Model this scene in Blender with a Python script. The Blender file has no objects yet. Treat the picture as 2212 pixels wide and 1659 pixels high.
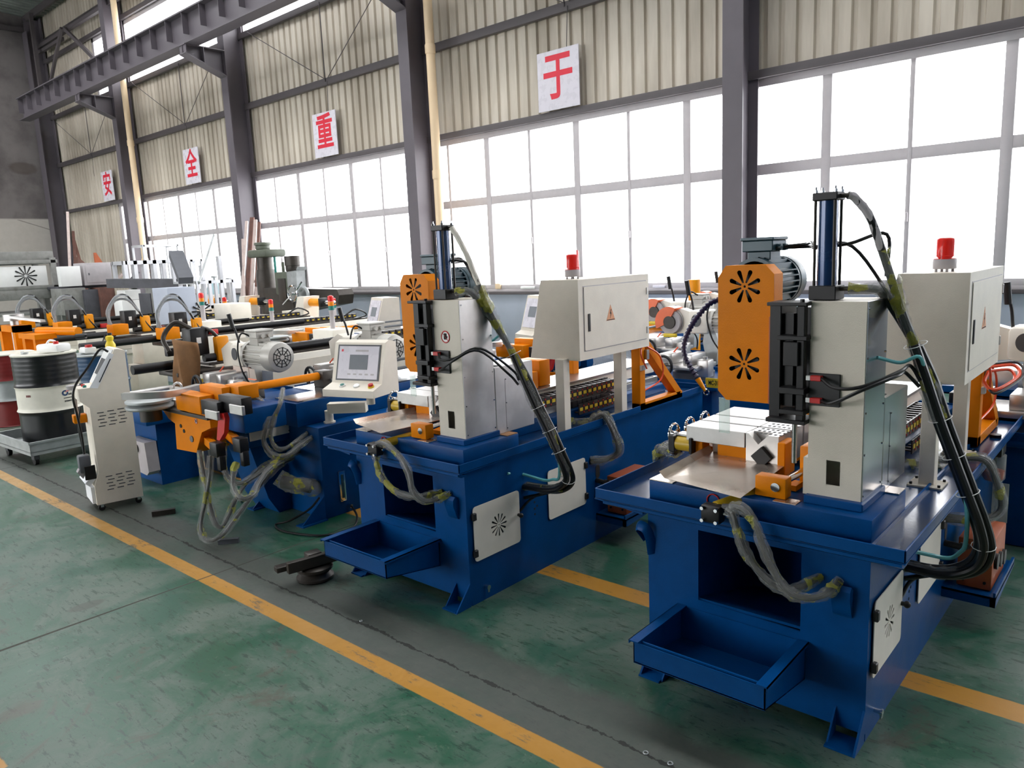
import bpy, bmesh, math, random
from mathutils import Vector, Matrix
random.seed(7)
SC = bpy.context.scene
COL = SC.collection
PI = math.pi

# ------------------------------------------------------------------ camera
CAM_H, F_PX, CX, CY = 1.65, 1628.71, 1106.0, 829.5
CR = Vector((0.75197231, 0.65775492, -0.04354432))
CU = Vector((-0.07696838, 0.15321445, 0.98519095))
CF = Vector((-0.65468581, 0.73748478, -0.16583935))
cam_data = bpy.data.cameras.new('camera')
cam = bpy.data.objects.new('camera', cam_data)
COL.objects.link(cam)
cam_data.sensor_width = 36.0
cam_data.lens = F_PX / 2212.0 * 36.0
cam_data.clip_start, cam_data.clip_end = 0.05, 200
cam.matrix_world = Matrix(((CR.x, CU.x, -CF.x, 0), (CR.y, CU.y, -CF.y, 0), (CR.z, CU.z, -CF.z, CAM_H), (0, 0, 0, 1)))
SC.camera = cam

# ------------------------------------------------------------------ light: overcast sky through windows and added openings
world = bpy.data.worlds.new('overcast_sky')
SC.world = world
world.use_nodes = True
wn = world.node_tree
bg = wn.nodes['Background']
bg.inputs[0].default_value = (0.965, 0.98, 1.0, 1)
bg.inputs[1].default_value = 7.5
def area(name, loc, size, rot, power=0.0, portal=False, color=(1, 1, 1)):
    d = bpy.data.lights.new(name, 'AREA')
    d.shape = 'RECTANGLE'; d.size, d.size_y = size
    d.energy = power; d.color = color
    o = bpy.data.objects.new(name, d); COL.objects.link(o)
    o.location = loc; o.rotation_euler = rot
    if portal: d.cycles.is_portal = True
    return o
# portals: they only steer the sky light through the openings of the hall
area('window_portal', (-7.2, 9.72, 2.4), (32.6, 2.7), (PI/2, 0, 0), portal=True)
area('clerestory_portal', (-7.4, 9.72, 7.5), (33, 1.7), (PI/2, 0, 0), portal=True)
for k, yy in enumerate((5.0, -1.0)):
    area('added_roof_gap_portal', ((-9.4, yy, 9.85) if k == 0 else (-17, yy, 9.95)), ((37, 1.6) if k == 0 else (21, 1.6)), (0, 0, 0), portal=True)  # unseen roof gaps, added to brighten from above
area('added_rear_gap_portal', (-19, -7.95, 2.6), (18, 2.8), (-PI/2, 0, 0), portal=True)  # unseen rear openings, added as fill light
SC.view_settings.view_transform = 'Standard'
SC.view_settings.look = 'None'
SC.view_settings.exposure = 0.3
SC.view_settings.gamma = 1.0
SC.view_settings.use_curve_mapping = False

# ------------------------------------------------------------------ points from the camera geometry
def ray(px, py):
    return (CR * ((px - CX) / F_PX) + CU * (-(py - CY) / F_PX) + CF)
def at(px, py, X=None, Y=None, Z=None):
    d = ray(px, py)
    if X is not None: t = X / d.x
    elif Y is not None: t = Y / d.y
    else: t = (Z - CAM_H) / d.z
    return Vector((0, 0, CAM_H)) + d * t
def ppm(p):                      # pixels per metre at a world point
    return F_PX / (Vector(p) - Vector((0, 0, CAM_H))).dot(CF)

# ------------------------------------------------------------------ materials
def lin(c):
    return tuple(((x / 255) / 12.92 if x / 255 <= 0.04045 else ((x / 255 + 0.055) / 1.055) ** 2.4) for x in c)
class NT:
    def __init__(s, mat): s.t = mat.node_tree; s.n = s.t.nodes; s.l = s.t.links
    def node(s, typ, **kw):
        n = s.n.new(typ)
        for k, v in kw.items(): setattr(n, k, v)
        return n
    def val(s, sock, v):
        if isinstance(v, bpy.types.NodeSocket): s.l.new(v, sock)
        else: sock.default_value = v
    def m(s, op, a, b=0.0, c=0.0, clamp=False):
        n = s.n.new('ShaderNodeMath'); n.operation = op; n.use_clamp = clamp
        s.val(n.inputs[0], a); s.val(n.inputs[1], b); s.val(n.inputs[2], c)
        return n.outputs[0]
    def mix(s, f, a, b):
        n = s.n.new('ShaderNodeMix'); n.data_type = 'RGBA'
        s.val(n.inputs[0], f)
        s.val(n.inputs[6], a if isinstance(a, bpy.types.NodeSocket) else (*a, 1))
        s.val(n.inputs[7], b if isinstance(b, bpy.types.NodeSocket) else (*b, 1))
        return n.outputs[2]
    def noise(s, vec, scale, detail=3, rough=0.55, dist=0.0):
        n = s.n.new('ShaderNodeTexNoise'); n.inputs['Scale'].default_value = scale
        n.inputs['Detail'].default_value = detail; n.inputs['Roughness'].default_value = rough
        n.inputs['Distortion'].default_value = dist
        if vec is not None: s.l.new(vec, n.inputs['Vector'])
        return n.outputs[0]
    def ramp(s, f, lo, hi):
        n = s.n.new('ShaderNodeMapRange'); n.interpolation_type = 'SMOOTHSTEP'
        s.val(n.inputs[0], f); n.inputs[1].default_value = lo; n.inputs[2].default_value = hi
        return n.outputs[0]
    def bump(s, h, strength, dist=0.01):
        n = s.n.new('ShaderNodeBump'); n.inputs['Strength'].default_value = strength
        n.inputs['Distance'].default_value = dist; s.l.new(h, n.inputs['Height'])
        return n.outputs[0]
def pm(name, rgb, rough=0.5, metal=0.0, var=0.06, scale=9.0, bump=0.0, bscale=120.0, dirt=None, dirt_amt=0.0, coat=0.0, spec=0.5, aniso=None):
    mt = bpy.data.materials.new(name); mt.use_nodes = True
    t = NT(mt); b = t.n['Principled BSDF']
    tc = t.node('ShaderNodeTexCoord').outputs['Object']
    c = lin(rgb)
    nz = t.noise(tc, scale, 4)
    col = t.mix(t.ramp(nz, 0.3, 0.7), tuple(x * (1 - var) for x in c), tuple(min(1, x * (1 + var)) for x in c))
    if dirt:
        d = t.ramp(t.noise(tc, scale * 0.6, 6, 0.65), 0.62 - 0.25 * dirt_amt, 0.72)
        d = t.m('MULTIPLY', d, min(1, dirt_amt * 1.6))
        col = t.mix(d, col, lin(dirt))
    t.l.new(col, b.inputs['Base Color'])
    t.l.new(t.m('ADD', t.m('MULTIPLY', nz, 0.16), rough - 0.08, clamp=True), b.inputs['Roughness'])
    b.inputs['Metallic'].default_value = metal
    b.inputs['Specular IOR Level'].default_value = spec
    if coat: b.inputs['Coat Weight'].default_value = coat; b.inputs['Coat Roughness'].default_value = 0.12
    if bump: t.l.new(t.bump(t.noise(tc, bscale, 2), bump, 0.004), b.inputs['Normal'])
    return mt
M = {}
M['blue'] = pm('blue_enamel_paint', (2, 66, 124), 0.34, bump=0.12, bscale=160, var=0.08, coat=0.0, spec=.14)
M['sky_blue'] = pm('light_blue_paint', (40, 140, 205), 0.35)
M['orange'] = pm('orange_enamel_paint', (222, 128, 2), 0.4, bump=0.15, bscale=220, var=0.05, spec=.12)
M['amber'] = pm('amber_paint', (236, 150, 6), 0.38, spec=.3)
M['cream'] = pm('cream_textured_paint', (214, 205, 190), 0.5, bump=0.25, bscale=320, var=0.03)
M['cream2'] = pm('pale_cream_paint', (236, 229, 216), 0.45, var=0.03)
M['white'] = pm('white_plastic', (232, 232, 230), 0.4, var=0.02)
M['paper'] = pm('white_paper', (236, 238, 242), 0.8, var=0.02)
M['cabinet'] = pm('lit_cream_textured_paint', (238, 229, 214), 0.5, bump=0.25, bscale=320, var=0.03)  # brighter copy of the cream paint, better light put into its colour
M['motorgrey'] = pm('light_grey_motor_paint', (186, 183, 176), 0.4, 0.2, var=.04)
M['steel'] = pm('brushed_steel', (168, 166, 164), 0.3, 1.0, var=0.1, scale=5)
M['steelwarm'] = pm('bare_sheet_steel', (205, 192, 180), 0.27, 0.85, var=0.08, scale=4, dirt=(176, 160, 140), dirt_amt=0.2)
M['ground'] = pm('ground_steel', (196, 193, 190), 0.34, 0.75, var=0.06, scale=14)
M['stainless'] = pm('stainless_sheet', (190, 192, 196), 0.2, 1.0, var=0.05, scale=3)
M['brushed'] = pm('brushed_aluminium_sheet', (208, 206, 206), 0.42, 0.75, var=0.12, scale=6)
M['chrome'] = pm('chrome', (220, 222, 225), 0.1, 1.0, var=0.02)
M['black'] = pm('black_oxide_steel', (26, 25, 26), 0.42, 0.3, var=0.2, scale=18)
M['blackp'] = pm('black_plastic', (22, 22, 24), 0.45, var=0.1)
M['rubber'] = pm('black_rubber', (16, 16, 17), 0.38, var=0.1)
M['motor'] = pm('dark_teal_motor_paint', (38, 66, 76), 0.36, 0.1, var=0.1)
M['green_old'] = pm('old_olive_green_paint', (84, 90, 76), 0.5, var=0.12, dirt=(48, 46, 42), dirt_amt=0.3)
M['darkiron'] = pm('oily_dark_iron', (62, 57, 52), 0.4, 0.4, var=0.15)
M['bluegloss'] = pm('blue_tray_paint', (4, 46, 88), 0.2, bump=0.05, bscale=90, var=0.08, spec=.7)
M['navy'] = pm('cylinder_blue_paint', (22, 58, 104), 0.25, 0.2, var=0.06, coat=0.4)
M['red'] = pm('red_paint', (196, 32, 30), 0.4)
M['redsign'] = pm('sign_red', (214, 36, 58), 0.4, var=0.03)
M['sign'] = pm('sign_board_white', (214, 210, 218), 0.28, var=0.02)
M['yellow'] = pm('yellow_plastic', (226, 196, 40), 0.42)
M['yellowcyl'] = pm('yellow_cylinder_paint', (196, 160, 30), 0.4)
M['gearbox'] = pm('copper_orange_paint', (170, 84, 40), 0.42, var=0.08)
M['brown'] = pm('cardboard', (168, 124, 88), 0.85, var=0.08)
M['cloth'] = pm('brown_cloth', (128, 92, 58), 0.9, var=0.15)
M['column'] = pm('column_grey_paint', (92, 86, 92), 0.5, var=0.06, scale=3)
M['girt'] = pm('girt_grey_paint', (82, 76, 78), 0.5, var=0.08, scale=3)
M['frame'] = pm('window_frame_aluminium', (186, 180, 182), 0.45, 0.1, var=0.03)
M['pvc'] = pm('cream_pvc_pipe', (226, 200, 164), 0.35, var=0.03, scale=2)
M['dial'] = pm('graphite_grey', (70, 72, 76), 0.4)
M['purple'] = pm('dark_purple_plastic', (36, 22, 62), 0.35)
M['guard'] = pm('orange_plastic_guard', (240, 108, 52), 0.3, coat=0.3)
M['cyan'] = pm('cyan_tube', (110, 190, 195), 0.25)
M['orangetube'] = pm('orange_air_tube', (240, 84, 40), 0.3)
M['teal'] = pm('teal_paint', (30, 120, 110), 0.4)
M['greyrack'] = pm('worn_grey_rack_paint', (128, 128, 124), 0.6, var=0.12, dirt=(92, 80, 70), dirt_amt=0.35)
M['shelfdark'] = pm('dark_shelf_paint', (70, 70, 76), 0.6, var=0.15)
M['rust'] = pm('rusty_brown_steel', (96, 62, 52), 0.7, var=0.2)
M['rod'] = pm('pale_bar_stock', (176, 160, 154), 0.4, 0.5, var=0.1)
M['maroon'] = pm('maroon_drum_paint', (112, 26, 26), 0.4, var=0.1)
M['drumblack'] = pm('black_drum_paint', (20, 22, 24), 0.32, var=0.1)
M['drumwhite'] = pm('white_drum_paint', (224, 220, 206), 0.4, var=0.05)
M['drumblue'] = pm('blue_drum_paint', (22, 62, 96), 0.35, var=0.1)
M['galv'] = pm('galvanised_steel', (168, 172, 172), 0.5, 0.6, var=0.14, scale=6)
M['aluprof'] = pm('aluminium_profile', (205, 206, 210), 0.35, 0.5, var=0.03)
M['skin'] = pm('dark_grey_plastic', (92, 94, 100), 0.5)
M['slot'] = pm('hole_shade_and_print_black', (12, 12, 13), 0.7, var=0.05)  # shade in holes and slots put in as black; also print and symbols
M['chainlink'] = pm('drag_chain_black', (40, 32, 30), 0.45, var=0.1)
M['lcd'] = pm('grey_lcd', (128, 132, 138), 0.15, var=0.03)
M['gblue'] = pm('blue_grey_wall_paint', (170, 178, 192), 0.6, var=0.05, scale=2)
M['gaspale'] = pm('pale_blue_bottle_paint', (170, 205, 214), 0.4)
def emis(name, rgb, s, rough=0.3):
    mt = pm(name, rgb, rough); b = mt.node_tree.nodes['Principled BSDF']
    b.inputs['Emission Color'].default_value = (*lin(rgb), 1); b.inputs['Emission Strength'].default_value = s
    return mt
M['lampwhite'] = emis('lit_white_button', (220, 240, 255), 1.6)
def clear(name, rgb, alpha, rough=0.15, gloss=0.25, crinkle=0.0, patch=None):
    mt = bpy.data.materials.new(name); mt.use_nodes = True
    t = NT(mt); b = t.n['Principled BSDF']; out = t.n['Material Output']
    tc = t.node('ShaderNodeTexCoord').outputs['Object']
    b.inputs['Roughness'].default_value = rough
    b.inputs['Base Color'].default_value = (*lin(rgb), 1)
    fac = alpha
    if patch:
        pmk = t.ramp(t.noise(tc, 11, 2), 0.56, 0.62)
        t.l.new(t.mix(pmk, lin(rgb), lin(patch)), b.inputs['Base Color'])
        fac = t.m('ADD', t.m('MULTIPLY', pmk, 0.25), alpha, clamp=True)
    if crinkle:
        t.l.new(t.bump(t.noise(tc, 55, 3, 0.6, 1.5), crinkle, 0.02), b.inputs['Normal'])
    tr = t.node('ShaderNodeBsdfTransparent')
    mx = t.node('ShaderNodeMixShader'); t.val(mx.inputs[0], fac)
    t.l.new(tr.outputs[0], mx.inputs[1]); t.l.new(b.outputs[0], mx.inputs[2])
    t.l.new(mx.outputs[0], out.inputs[0])
    return mt
M['film'] = clear('clear_plastic_wrap', (196, 198, 194), 0.27, 0.07, crinkle=1.0, patch=(205, 202, 84))
M['bag'] = clear('clear_plastic_bag', (215, 220, 225), 0.4, 0.2, crinkle=0.8)
M['glass'] = clear('window_glass', (235, 240, 245), 0.07, 0.05)
M['acrylic'] = clear('clear_acrylic', (190, 215, 205), 0.35, 0.1)
M['beacon'] = clear('red_beacon_lens', (255, 52, 44), 0.6, 0.12)
M['bowl'] = clear('clear_filter_bowl', (210, 215, 210), 0.35, 0.08)
M['redoil'] = pm('red_oil', (190, 60, 30), 0.1)

# ------------------------------------------------------------------ mesh builder
def smooth_path(pts, n=6):
    pts = [Vector(p) for p in pts]
    if len(pts) < 3: return pts
    out = []
    P = [pts[0] * 2 - pts[1]] + pts + [pts[-1] * 2 - pts[-2]]
    for i in range(1, len(P) - 2):
        a, b, c, d = P[i - 1:i + 3]
        for k in range(n):
            t = k / n
            out.append(0.5 * ((2 * b) + (c - a) * t + (2 * a - 5 * b + 4 * c - d) * t * t + (3 * b - a - 3 * c + d) * t ** 3))
    out.append(pts[-1])
    return out
AX = {'x': lambda u, v, w: (w, u, v), 'y': lambda u, v, w: (u, w, v), 'z': lambda u, v, w: (u, v, w)}
class MB:
    def __init__(s): s.bm = bmesh.new()
    def _fin(s, vs, mat):
        if mat is not None: bmesh.ops.transform(s.bm, matrix=mat, verts=vs)
    def box(s, lo, hi, bev=0.0, rot=None, piv=None):
        lo, hi = Vector(lo), Vector(hi)
        c = (lo + hi) / 2
        r = bmesh.ops.create_cube(s.bm, size=1.0)
        vs = r['verts']
        for v in vs: v.co = Vector((v.co.x * (hi.x - lo.x), v.co.y * (hi.y - lo.y), v.co.z * (hi.z - lo.z))) + c
        if bev > 0:
            es = list({e for v in vs for e in v.link_edges})
            r = bmesh.ops.bevel(s.bm, geom=es, offset=bev, segments=1 if bev < .004 else 2, affect='EDGES', profile=0.5)
            vs = r['verts'] if r['verts'] else vs
            vs = list({v for f in r['faces'] for v in f.verts} | {v for v in vs if v.is_valid})
        if rot is not None:
            p = Vector(piv) if piv is not None else c
            s._fin(vs, Matrix.Translation(p) @ rot.to_4x4() @ Matrix.Translation(-p))
        return s
    def cbox(s, c, size, bev=0.0, rot=None):
        c, size = Vector(c), Vector(size)
        return s.box(c - size / 2, c + size / 2, bev, rot)
    def prism(s, poly, ax, lo, hi, holes=()):
        f = AX[ax]
        bm = s.bm
        loops = [poly] + list(holes)
        es = []; all0 = []
        for lp in loops:
            vs = [bm.verts.new(f(u, v, lo)) for u, v in lp]
            all0 += vs
            for i in range(len(vs)): es.append(bm.edges.new((vs[i], vs[(i + 1) % len(vs)])))
        if holes:
            r = bmesh.ops.triangle_fill(bm, use_beauty=True, use_dissolve=False, edges=es)
            faces = [g for g in r['geom'] if isinstance(g, bmesh.types.BMFace)]
        else:
            faces = [bm.faces.new(all0)]
        r = bmesh.ops.extrude_face_region(bm, geom=faces)
        nv = [g for g in r['geom'] if isinstance(g, bmesh.types.BMVert)]
        d = Vector(f(0, 0, hi - lo))
        bmesh.ops.translate(bm, vec=d, verts=nv)
        return s
    def cyl(s, a, b, r, r2=None, n=24, cap=True):
        a, b = Vector(a), Vector(b)
        r2 = r if r2 is None else r2
        d = (b - a)
        z = d.normalized(); x = z.orthogonal().normalized(); y = z.cross(x)
        bm = s.bm
        A = [bm.verts.new(a + (x * math.cos(2 * PI * i / n) + y * math.sin(2 * PI * i / n)) * r) for i in range(n)]
        B = [bm.verts.new(b + (x * math.cos(2 * PI * i / n) + y * math.sin(2 * PI * i / n)) * r2) for i in range(n)]
        for i in range(n): bm.faces.new((A[i], A[(i + 1) % n], B[(i + 1) % n], B[i]))
        if cap: bm.faces.new(A[::-1]); bm.faces.new(B)
        return s
    def lathe(s, prof, c=(0, 0, 0), axis='z', n=32, cap=True):
        """prof: (radius, height) pairs along the axis"""
        c = Vector(c); bm = s.bm
        rings = []
        for r, h in prof:
            ring = []
            for i in range(n):
                a = 2 * PI * i / n
                ca, sa = math.cos(a) * max(r, 1e-4), math.sin(a) * max(r, 1e-4)
                p = {'z': (ca, sa, h), 'y': (ca, h, sa), 'x': (h, ca, sa)}[axis]
                ring.append(bm.verts.new(c + Vector(p)))
            rings.append(ring)
        for k in range(len(rings) - 1):
            for i in range(n):
                bm.faces.new((rings[k][i], rings[k][(i + 1) % n], rings[k + 1][(i + 1) % n], rings[k + 1][i]))
        if cap: bm.faces.new(rings[0][::-1]); bm.faces.new(rings[-1])
        return s
    def tube(s, pts, r, n=8, sm=6, closed=False, jitter=0.0, flat=1.0, square=False):
        P = smooth_path(pts, sm) if sm and len(pts) > 2 else [Vector(p) for p in pts]
        bm = s.bm; rings = []
        if closed: P = P[:-1] if (P[0] - P[-1]).length < 1e-6 else P
        t0 = (P[1] - P[0]).normalized()
        x = t0.orthogonal().normalized()
        if abs(t0.z) < 0.9: x = t0.cross(Vector((0, 0, 1))).normalized()
        off = PI / 4 if square else 0
        for i, p in enumerate(P):
            if closed: t = (P[(i + 1) % len(P)] - P[i - 1]).normalized()
            else: t = (P[min(i + 1, len(P) - 1)] - P[max(i - 1, 0)]).normalized()
            x = (x - t * x.dot(t))
            x = x.normalized() if x.length > 1e-6 else t.orthogonal().normalized()
            y = t.cross(x)
            rr = r(i / (len(P) - 1)) if callable(r) else r
            ring = []
            for k in range(n):
                a = 2 * PI * k / n + off
                q = rr * (1 + (random.uniform(-jitter, jitter) if jitter else 0))
                ring.append(bm.verts.new(p + x * math.cos(a) * q + y * math.sin(a) * q * flat))
            rings.append(ring)
        m = len(rings)
        for k in range(m if closed else m - 1):
            A, B = rings[k], rings[(k + 1) % m]
            for i in range(n): bm.faces.new((A[i], A[(i + 1) % n], B[(i + 1) % n], B[i]))
        if not closed: bm.faces.new(rings[0][::-1]); bm.faces.new(rings[-1])
        return s
    def bar(s, a, b, w, h=None):
        """square bar between two points"""
        a, b = Vector(a), Vector(b); h = w if h is None else h
        z = (b - a).normalized()
        x = z.cross(Vector((0, 0, 1)))
        x = x.normalized() if x.length > 1e-4 else Vector((1, 0, 0))
        y = x.cross(z)
        bm = s.bm
        def ring(c): return [bm.verts.new(c + x * sx * w / 2 + y * sy * h / 2) for sx, sy in ((-1, -1), (1, -1), (1, 1), (-1, 1))]
        A, B = ring(a), ring(b)
        for i in range(4): bm.faces.new((A[i], A[(i + 1) % 4], B[(i + 1) % 4], B[i]))
        bm.faces.new(A[::-1]); bm.faces.new(B)
        return s
    def torus(s, c, R, r, axis='z', n=28, m=8):
        c = Vector(c); pts = []
        for i in range(n):
            a = 2 * PI * i / n
            p = {'z': (math.cos(a) * R, math.sin(a) * R, 0), 'y': (math.cos(a) * R, 0, math.sin(a) * R), 'x': (0, math.cos(a) * R, math.sin(a) * R)}[axis]
            pts.append(c + Vector(p))
        return s.tube(pts, r, n=m, sm=0, closed=True)
    def sphere(s, c, r, n=16, sc=(1, 1, 1)):
        rr = bmesh.ops.create_uvsphere(s.bm, u_segments=n, v_segments=max(6, n // 2), radius=r)
        for v in rr['verts']: v.co = Vector((v.co.x * sc[0], v.co.y * sc[1], v.co.z * sc[2])) + Vector(c)
        return s
    def quadgrid(s, fn, nu, nv):
        g = [[s.bm.verts.new(fn(i / nu, j / nv)) for j in range(nv + 1)] for i in range(nu + 1)]
        for i in range(nu):
            for j in range(nv): s.bm.faces.new((g[i][j], g[i + 1][j], g[i + 1][j + 1], g[i][j + 1]))
        return s
    def hull(s, pts):
        vs = [s.bm.verts.new(p) for p in pts]
        bmesh.ops.convex_hull(s.bm, input=vs)
        return s
    def xf(s, mat):
        bmesh.ops.transform(s.bm, matrix=mat, verts=s.bm.verts); return s
    def build(s, name, mat, parent=None, smooth=True, off=None):
        if name in EACH and parent is not None:
            return s.build_each(EACH[name], mat, parent, smooth, off)
        return s._build(name, mat, parent, smooth, off)
    def build_each(s, name, mat, parent, smooth=True, off=None):
        """every separate piece becomes a part of its own"""
        bm = s.bm; bm.verts.ensure_lookup_table(); bm.verts.index_update()
        seen = set(); isl = []
        for v in bm.verts:
            if v.index in seen: continue
            st = [v]; seen.add(v.index); grp = []
            while st:
                w = st.pop(); grp.append(w)
                for e in w.link_edges:
                    o = e.other_vert(w)
                    if o.index not in seen: seen.add(o.index); st.append(o)
            isl.append(grp)
        def bb(g): return [min(v.co[i] for v in g) for i in range(3)] + [max(v.co[i] for v in g) for i in range(3)]
        boxes = [bb(g) for g in isl]; e = 0.0012
        par = list(range(len(isl)))
        def fnd(i):
            while par[i] != i: i = par[i]
            return i
        for i in range(len(isl)):
            for j in range(i):
                a, b = boxes[i], boxes[j]
                if all(a[k] - e <= b[k + 3] and b[k] - e <= a[k + 3] for k in range(3)): par[fnd(i)] = fnd(j)
        cl = {}
        for i, g in enumerate(isl): cl.setdefault(fnd(i), []).append(i)
        out = None
        for ids in cl.values():
            m2 = MB(); mp = {}
            for i in ids:
                for v in isl[i]: mp[v] = m2.bm.verts.new(v.co)
            fs = {f for i in ids for v in isl[i] for f in v.link_faces}
            for f in sorted(fs, key=lambda f: f.index):
                m2.bm.faces.new([mp[v] for v in f.verts])
            o = m2._build(name, mat, parent, smooth, off)
            out = out or o
        bm.free()
        return out
    def _build(s, name, mat, parent=None, smooth=True, off=None):
        me = bpy.data.meshes.new(name)
        bmesh.ops.recalc_face_normals(s.bm, faces=s.bm.faces)
        o0 = off if off is not None else (root_of(parent).location if parent is not None and root_of(parent).get('_w') else None)
        if o0 is not None: bmesh.ops.translate(s.bm, vec=-Vector(o0), verts=s.bm.verts)
        s.bm.to_mesh(me); s.bm.free()
        if smooth and len(me.polygons):
            me.polygons.foreach_set('use_smooth', [True] * len(me.polygons))
            me.set_sharp_from_angle(angle=0.6)
        me.materials.append(M[mat] if isinstance(mat, str) else mat)
        o = bpy.data.objects.new(name, me); COL.objects.link(o)
        if parent is not None: o.parent = parent
        return o
EACH = {'hinges': 'hinge', 'door_hinges': 'hinge', 'panel_screws': 'screw', 'seam_screws': 'screw', 'tie_rods': 'tie_rod', 'tie_rod_nuts': 'tie_rod_nut',
        'cylinder_heads': 'cylinder_head', 'hose_fitting': 'hose_fitting', 'mounting_bolts': 'bolt', 'base_bolts': 'bolt', 'block_bolts': 'bolt', 'guide_bars': 'guide_bar',
        'cylinder_flanges': 'cylinder_flange', 'pulley': 'pulley', 'pump_ports': 'pump_port', 'cable_gland': 'cable_gland', 'feed_rails': 'feed_rail', 'cable_ties': 'cable_tie',
        'fixed_jaw': 'fixed_jaw', 'vise_table': 'vise_plate', 'air_tube': 'air_tube', 'coolant_tube': 'coolant_tube', 'switch_cable': 'switch_cable', 'motor_cable': 'motor_cable', 'branch_cable': 'branch_cable',
        'air_valve': 'air_valve', 'shaft': 'shaft', 'mounting_plate': 'mounting_plate', 'feed_clamp': 'feed_clamp', 'caster': 'caster', 'knob': 'knob', 'button': 'button', 'hose': 'hose', 'window_catch': 'window_catch', 'foot_plate': 'foot_plate',
        'clamp_block': 'clamp_block', 'slide_block': 'slide_block', 'cylinder_end': 'cylinder_end', 'leg': 'leg', 'panel_bolts': 'bolt', 'window_sheet': 'panel', 'guide_bar': 'guide_bar', 'rib': 'rib', 'rod_bracket': 'rod_bracket', 'rail': 'rail'}
def root_of(o):
    while o.parent is not None: o = o.parent
    return o
def tag(o, label=None, cat=None, group=None, kind=None):
    if label: o['label'] = label
    if cat: o['category'] = cat
    if group: o['group'] = group
    if kind: o['kind'] = kind
    return o
def thing(name, label, cat, loc=(0, 0, 0), rz=0.0, group=None, world=False):
    """an Empty at the thing's base; world=True: its parts are given in world coordinates"""
    o = bpy.data.objects.new(name, None); COL.objects.link(o)
    o.location = loc; o.rotation_euler = (0, 0, rz); o.empty_display_size = 0.1
    if world: o['_w'] = 1
    return tag(o, label, cat, group)
def kids(o): return [c for c in bpy.data.objects if c.parent is o]
def copy_tree(o, parent=None):
    c = o.copy(); COL.objects.link(c)
    if parent is not None: c.parent = parent
    for ch in kids(o): copy_tree(ch, c)
    return c
def single(name, mb, mat, label, cat, base=None, group=None):
    """a thing that is one mesh; mb in world coordinates, origin moved to its base"""
    vs = mb.bm.verts
    if base is None:
        xs = [v.co.x for v in vs]; ys = [v.co.y for v in vs]; zs = [v.co.z for v in vs]
        base = Vector(((min(xs) + max(xs)) / 2, (min(ys) + max(ys)) / 2, min(zs)))
    o = mb.build(name, mat, None, off=base); o.location = base
    return tag(o, label, cat, group)
def struct(name, mb, mat):
    o = mb.build(name, mat); o['kind'] = 'structure'; return o
def text_mesh(body, size, extrude=0.001, bold=0.0):
    """letters as a mesh in the XY plane, centred"""
    cu = bpy.data.curves.new('lettering', 'FONT'); cu.body = body; cu.size = size; cu.extrude = extrude; cu.offset = bold
    cu.align_x = 'CENTER'; cu.align_y = 'CENTER'; cu.resolution_u = 3
    o = bpy.data.objects.new('lettering', cu); COL.objects.link(o)
    bpy.context.view_layer.update()
    me = bpy.data.meshes.new_from_object(o.evaluated_get(bpy.context.evaluated_depsgraph_get()))
    bpy.data.objects.remove(o); bpy.data.curves.remove(cu)
    return me
def add_text(name, body, size, mat, parent, origin, right, up, sx=1.0, sy=1.0, bold=0.0, extrude=0.001, label=None):
    me = text_mesh(body, size, extrude, bold)
    r, u = Vector(right).normalized(), Vector(up).normalized(); n = r.cross(u)
    og = Vector(origin)
    if parent is not None and root_of(parent).get('_w'): og = og - root_of(parent).location
    for v in me.vertices: v.co = og + r * v.co.x * sx + u * v.co.y * sy + n * v.co.z
    me.materials.clear(); me.materials.append(M[mat])
    o = bpy.data.objects.new(name, me); COL.objects.link(o); o.parent = parent
    if label: o['label'] = label
    return o
def star(cx, cz, r0, r1, n, w0, w1, ph=0.0, k=5):
    """petal slots of a vent star as hole loops"""
    out = []
    for i in range(n):
        a = 2 * PI * i / n + ph
        d = (math.cos(a), math.sin(a)); t = (-d[1], d[0])
        lp = [(r0, -w0)]
        for j in range(k + 1):
            b = -PI / 2 + PI * j / k
            lp.append((r1 - w1 + math.cos(b) * w1, math.sin(b) * w1))
        lp.append((r0, w0))
        out.append([(cx + d[0] * p + t[0] * q, cz + d[1] * p + t[1] * q) for p, q in lp])
    return out
def circ(cx, cy, r, n=16):
    return [(cx + r * math.cos(2 * PI * i / n), cy + r * math.sin(2 * PI * i / n)) for i in range(n)]
def rrect(x0, y0, x1, y1, r, k=3):
    out = []
    for cx, cy, a0 in ((x1 - r, y0 + r, -PI / 2), (x1 - r, y1 - r, 0), (x0 + r, y1 - r, PI / 2), (x0 + r, y0 + r, PI)):
        for j in range(k + 1):
            a = a0 + PI / 2 * j / k
            out.append((cx + r * math.cos(a), cy + r * math.sin(a)))
    return out
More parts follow.
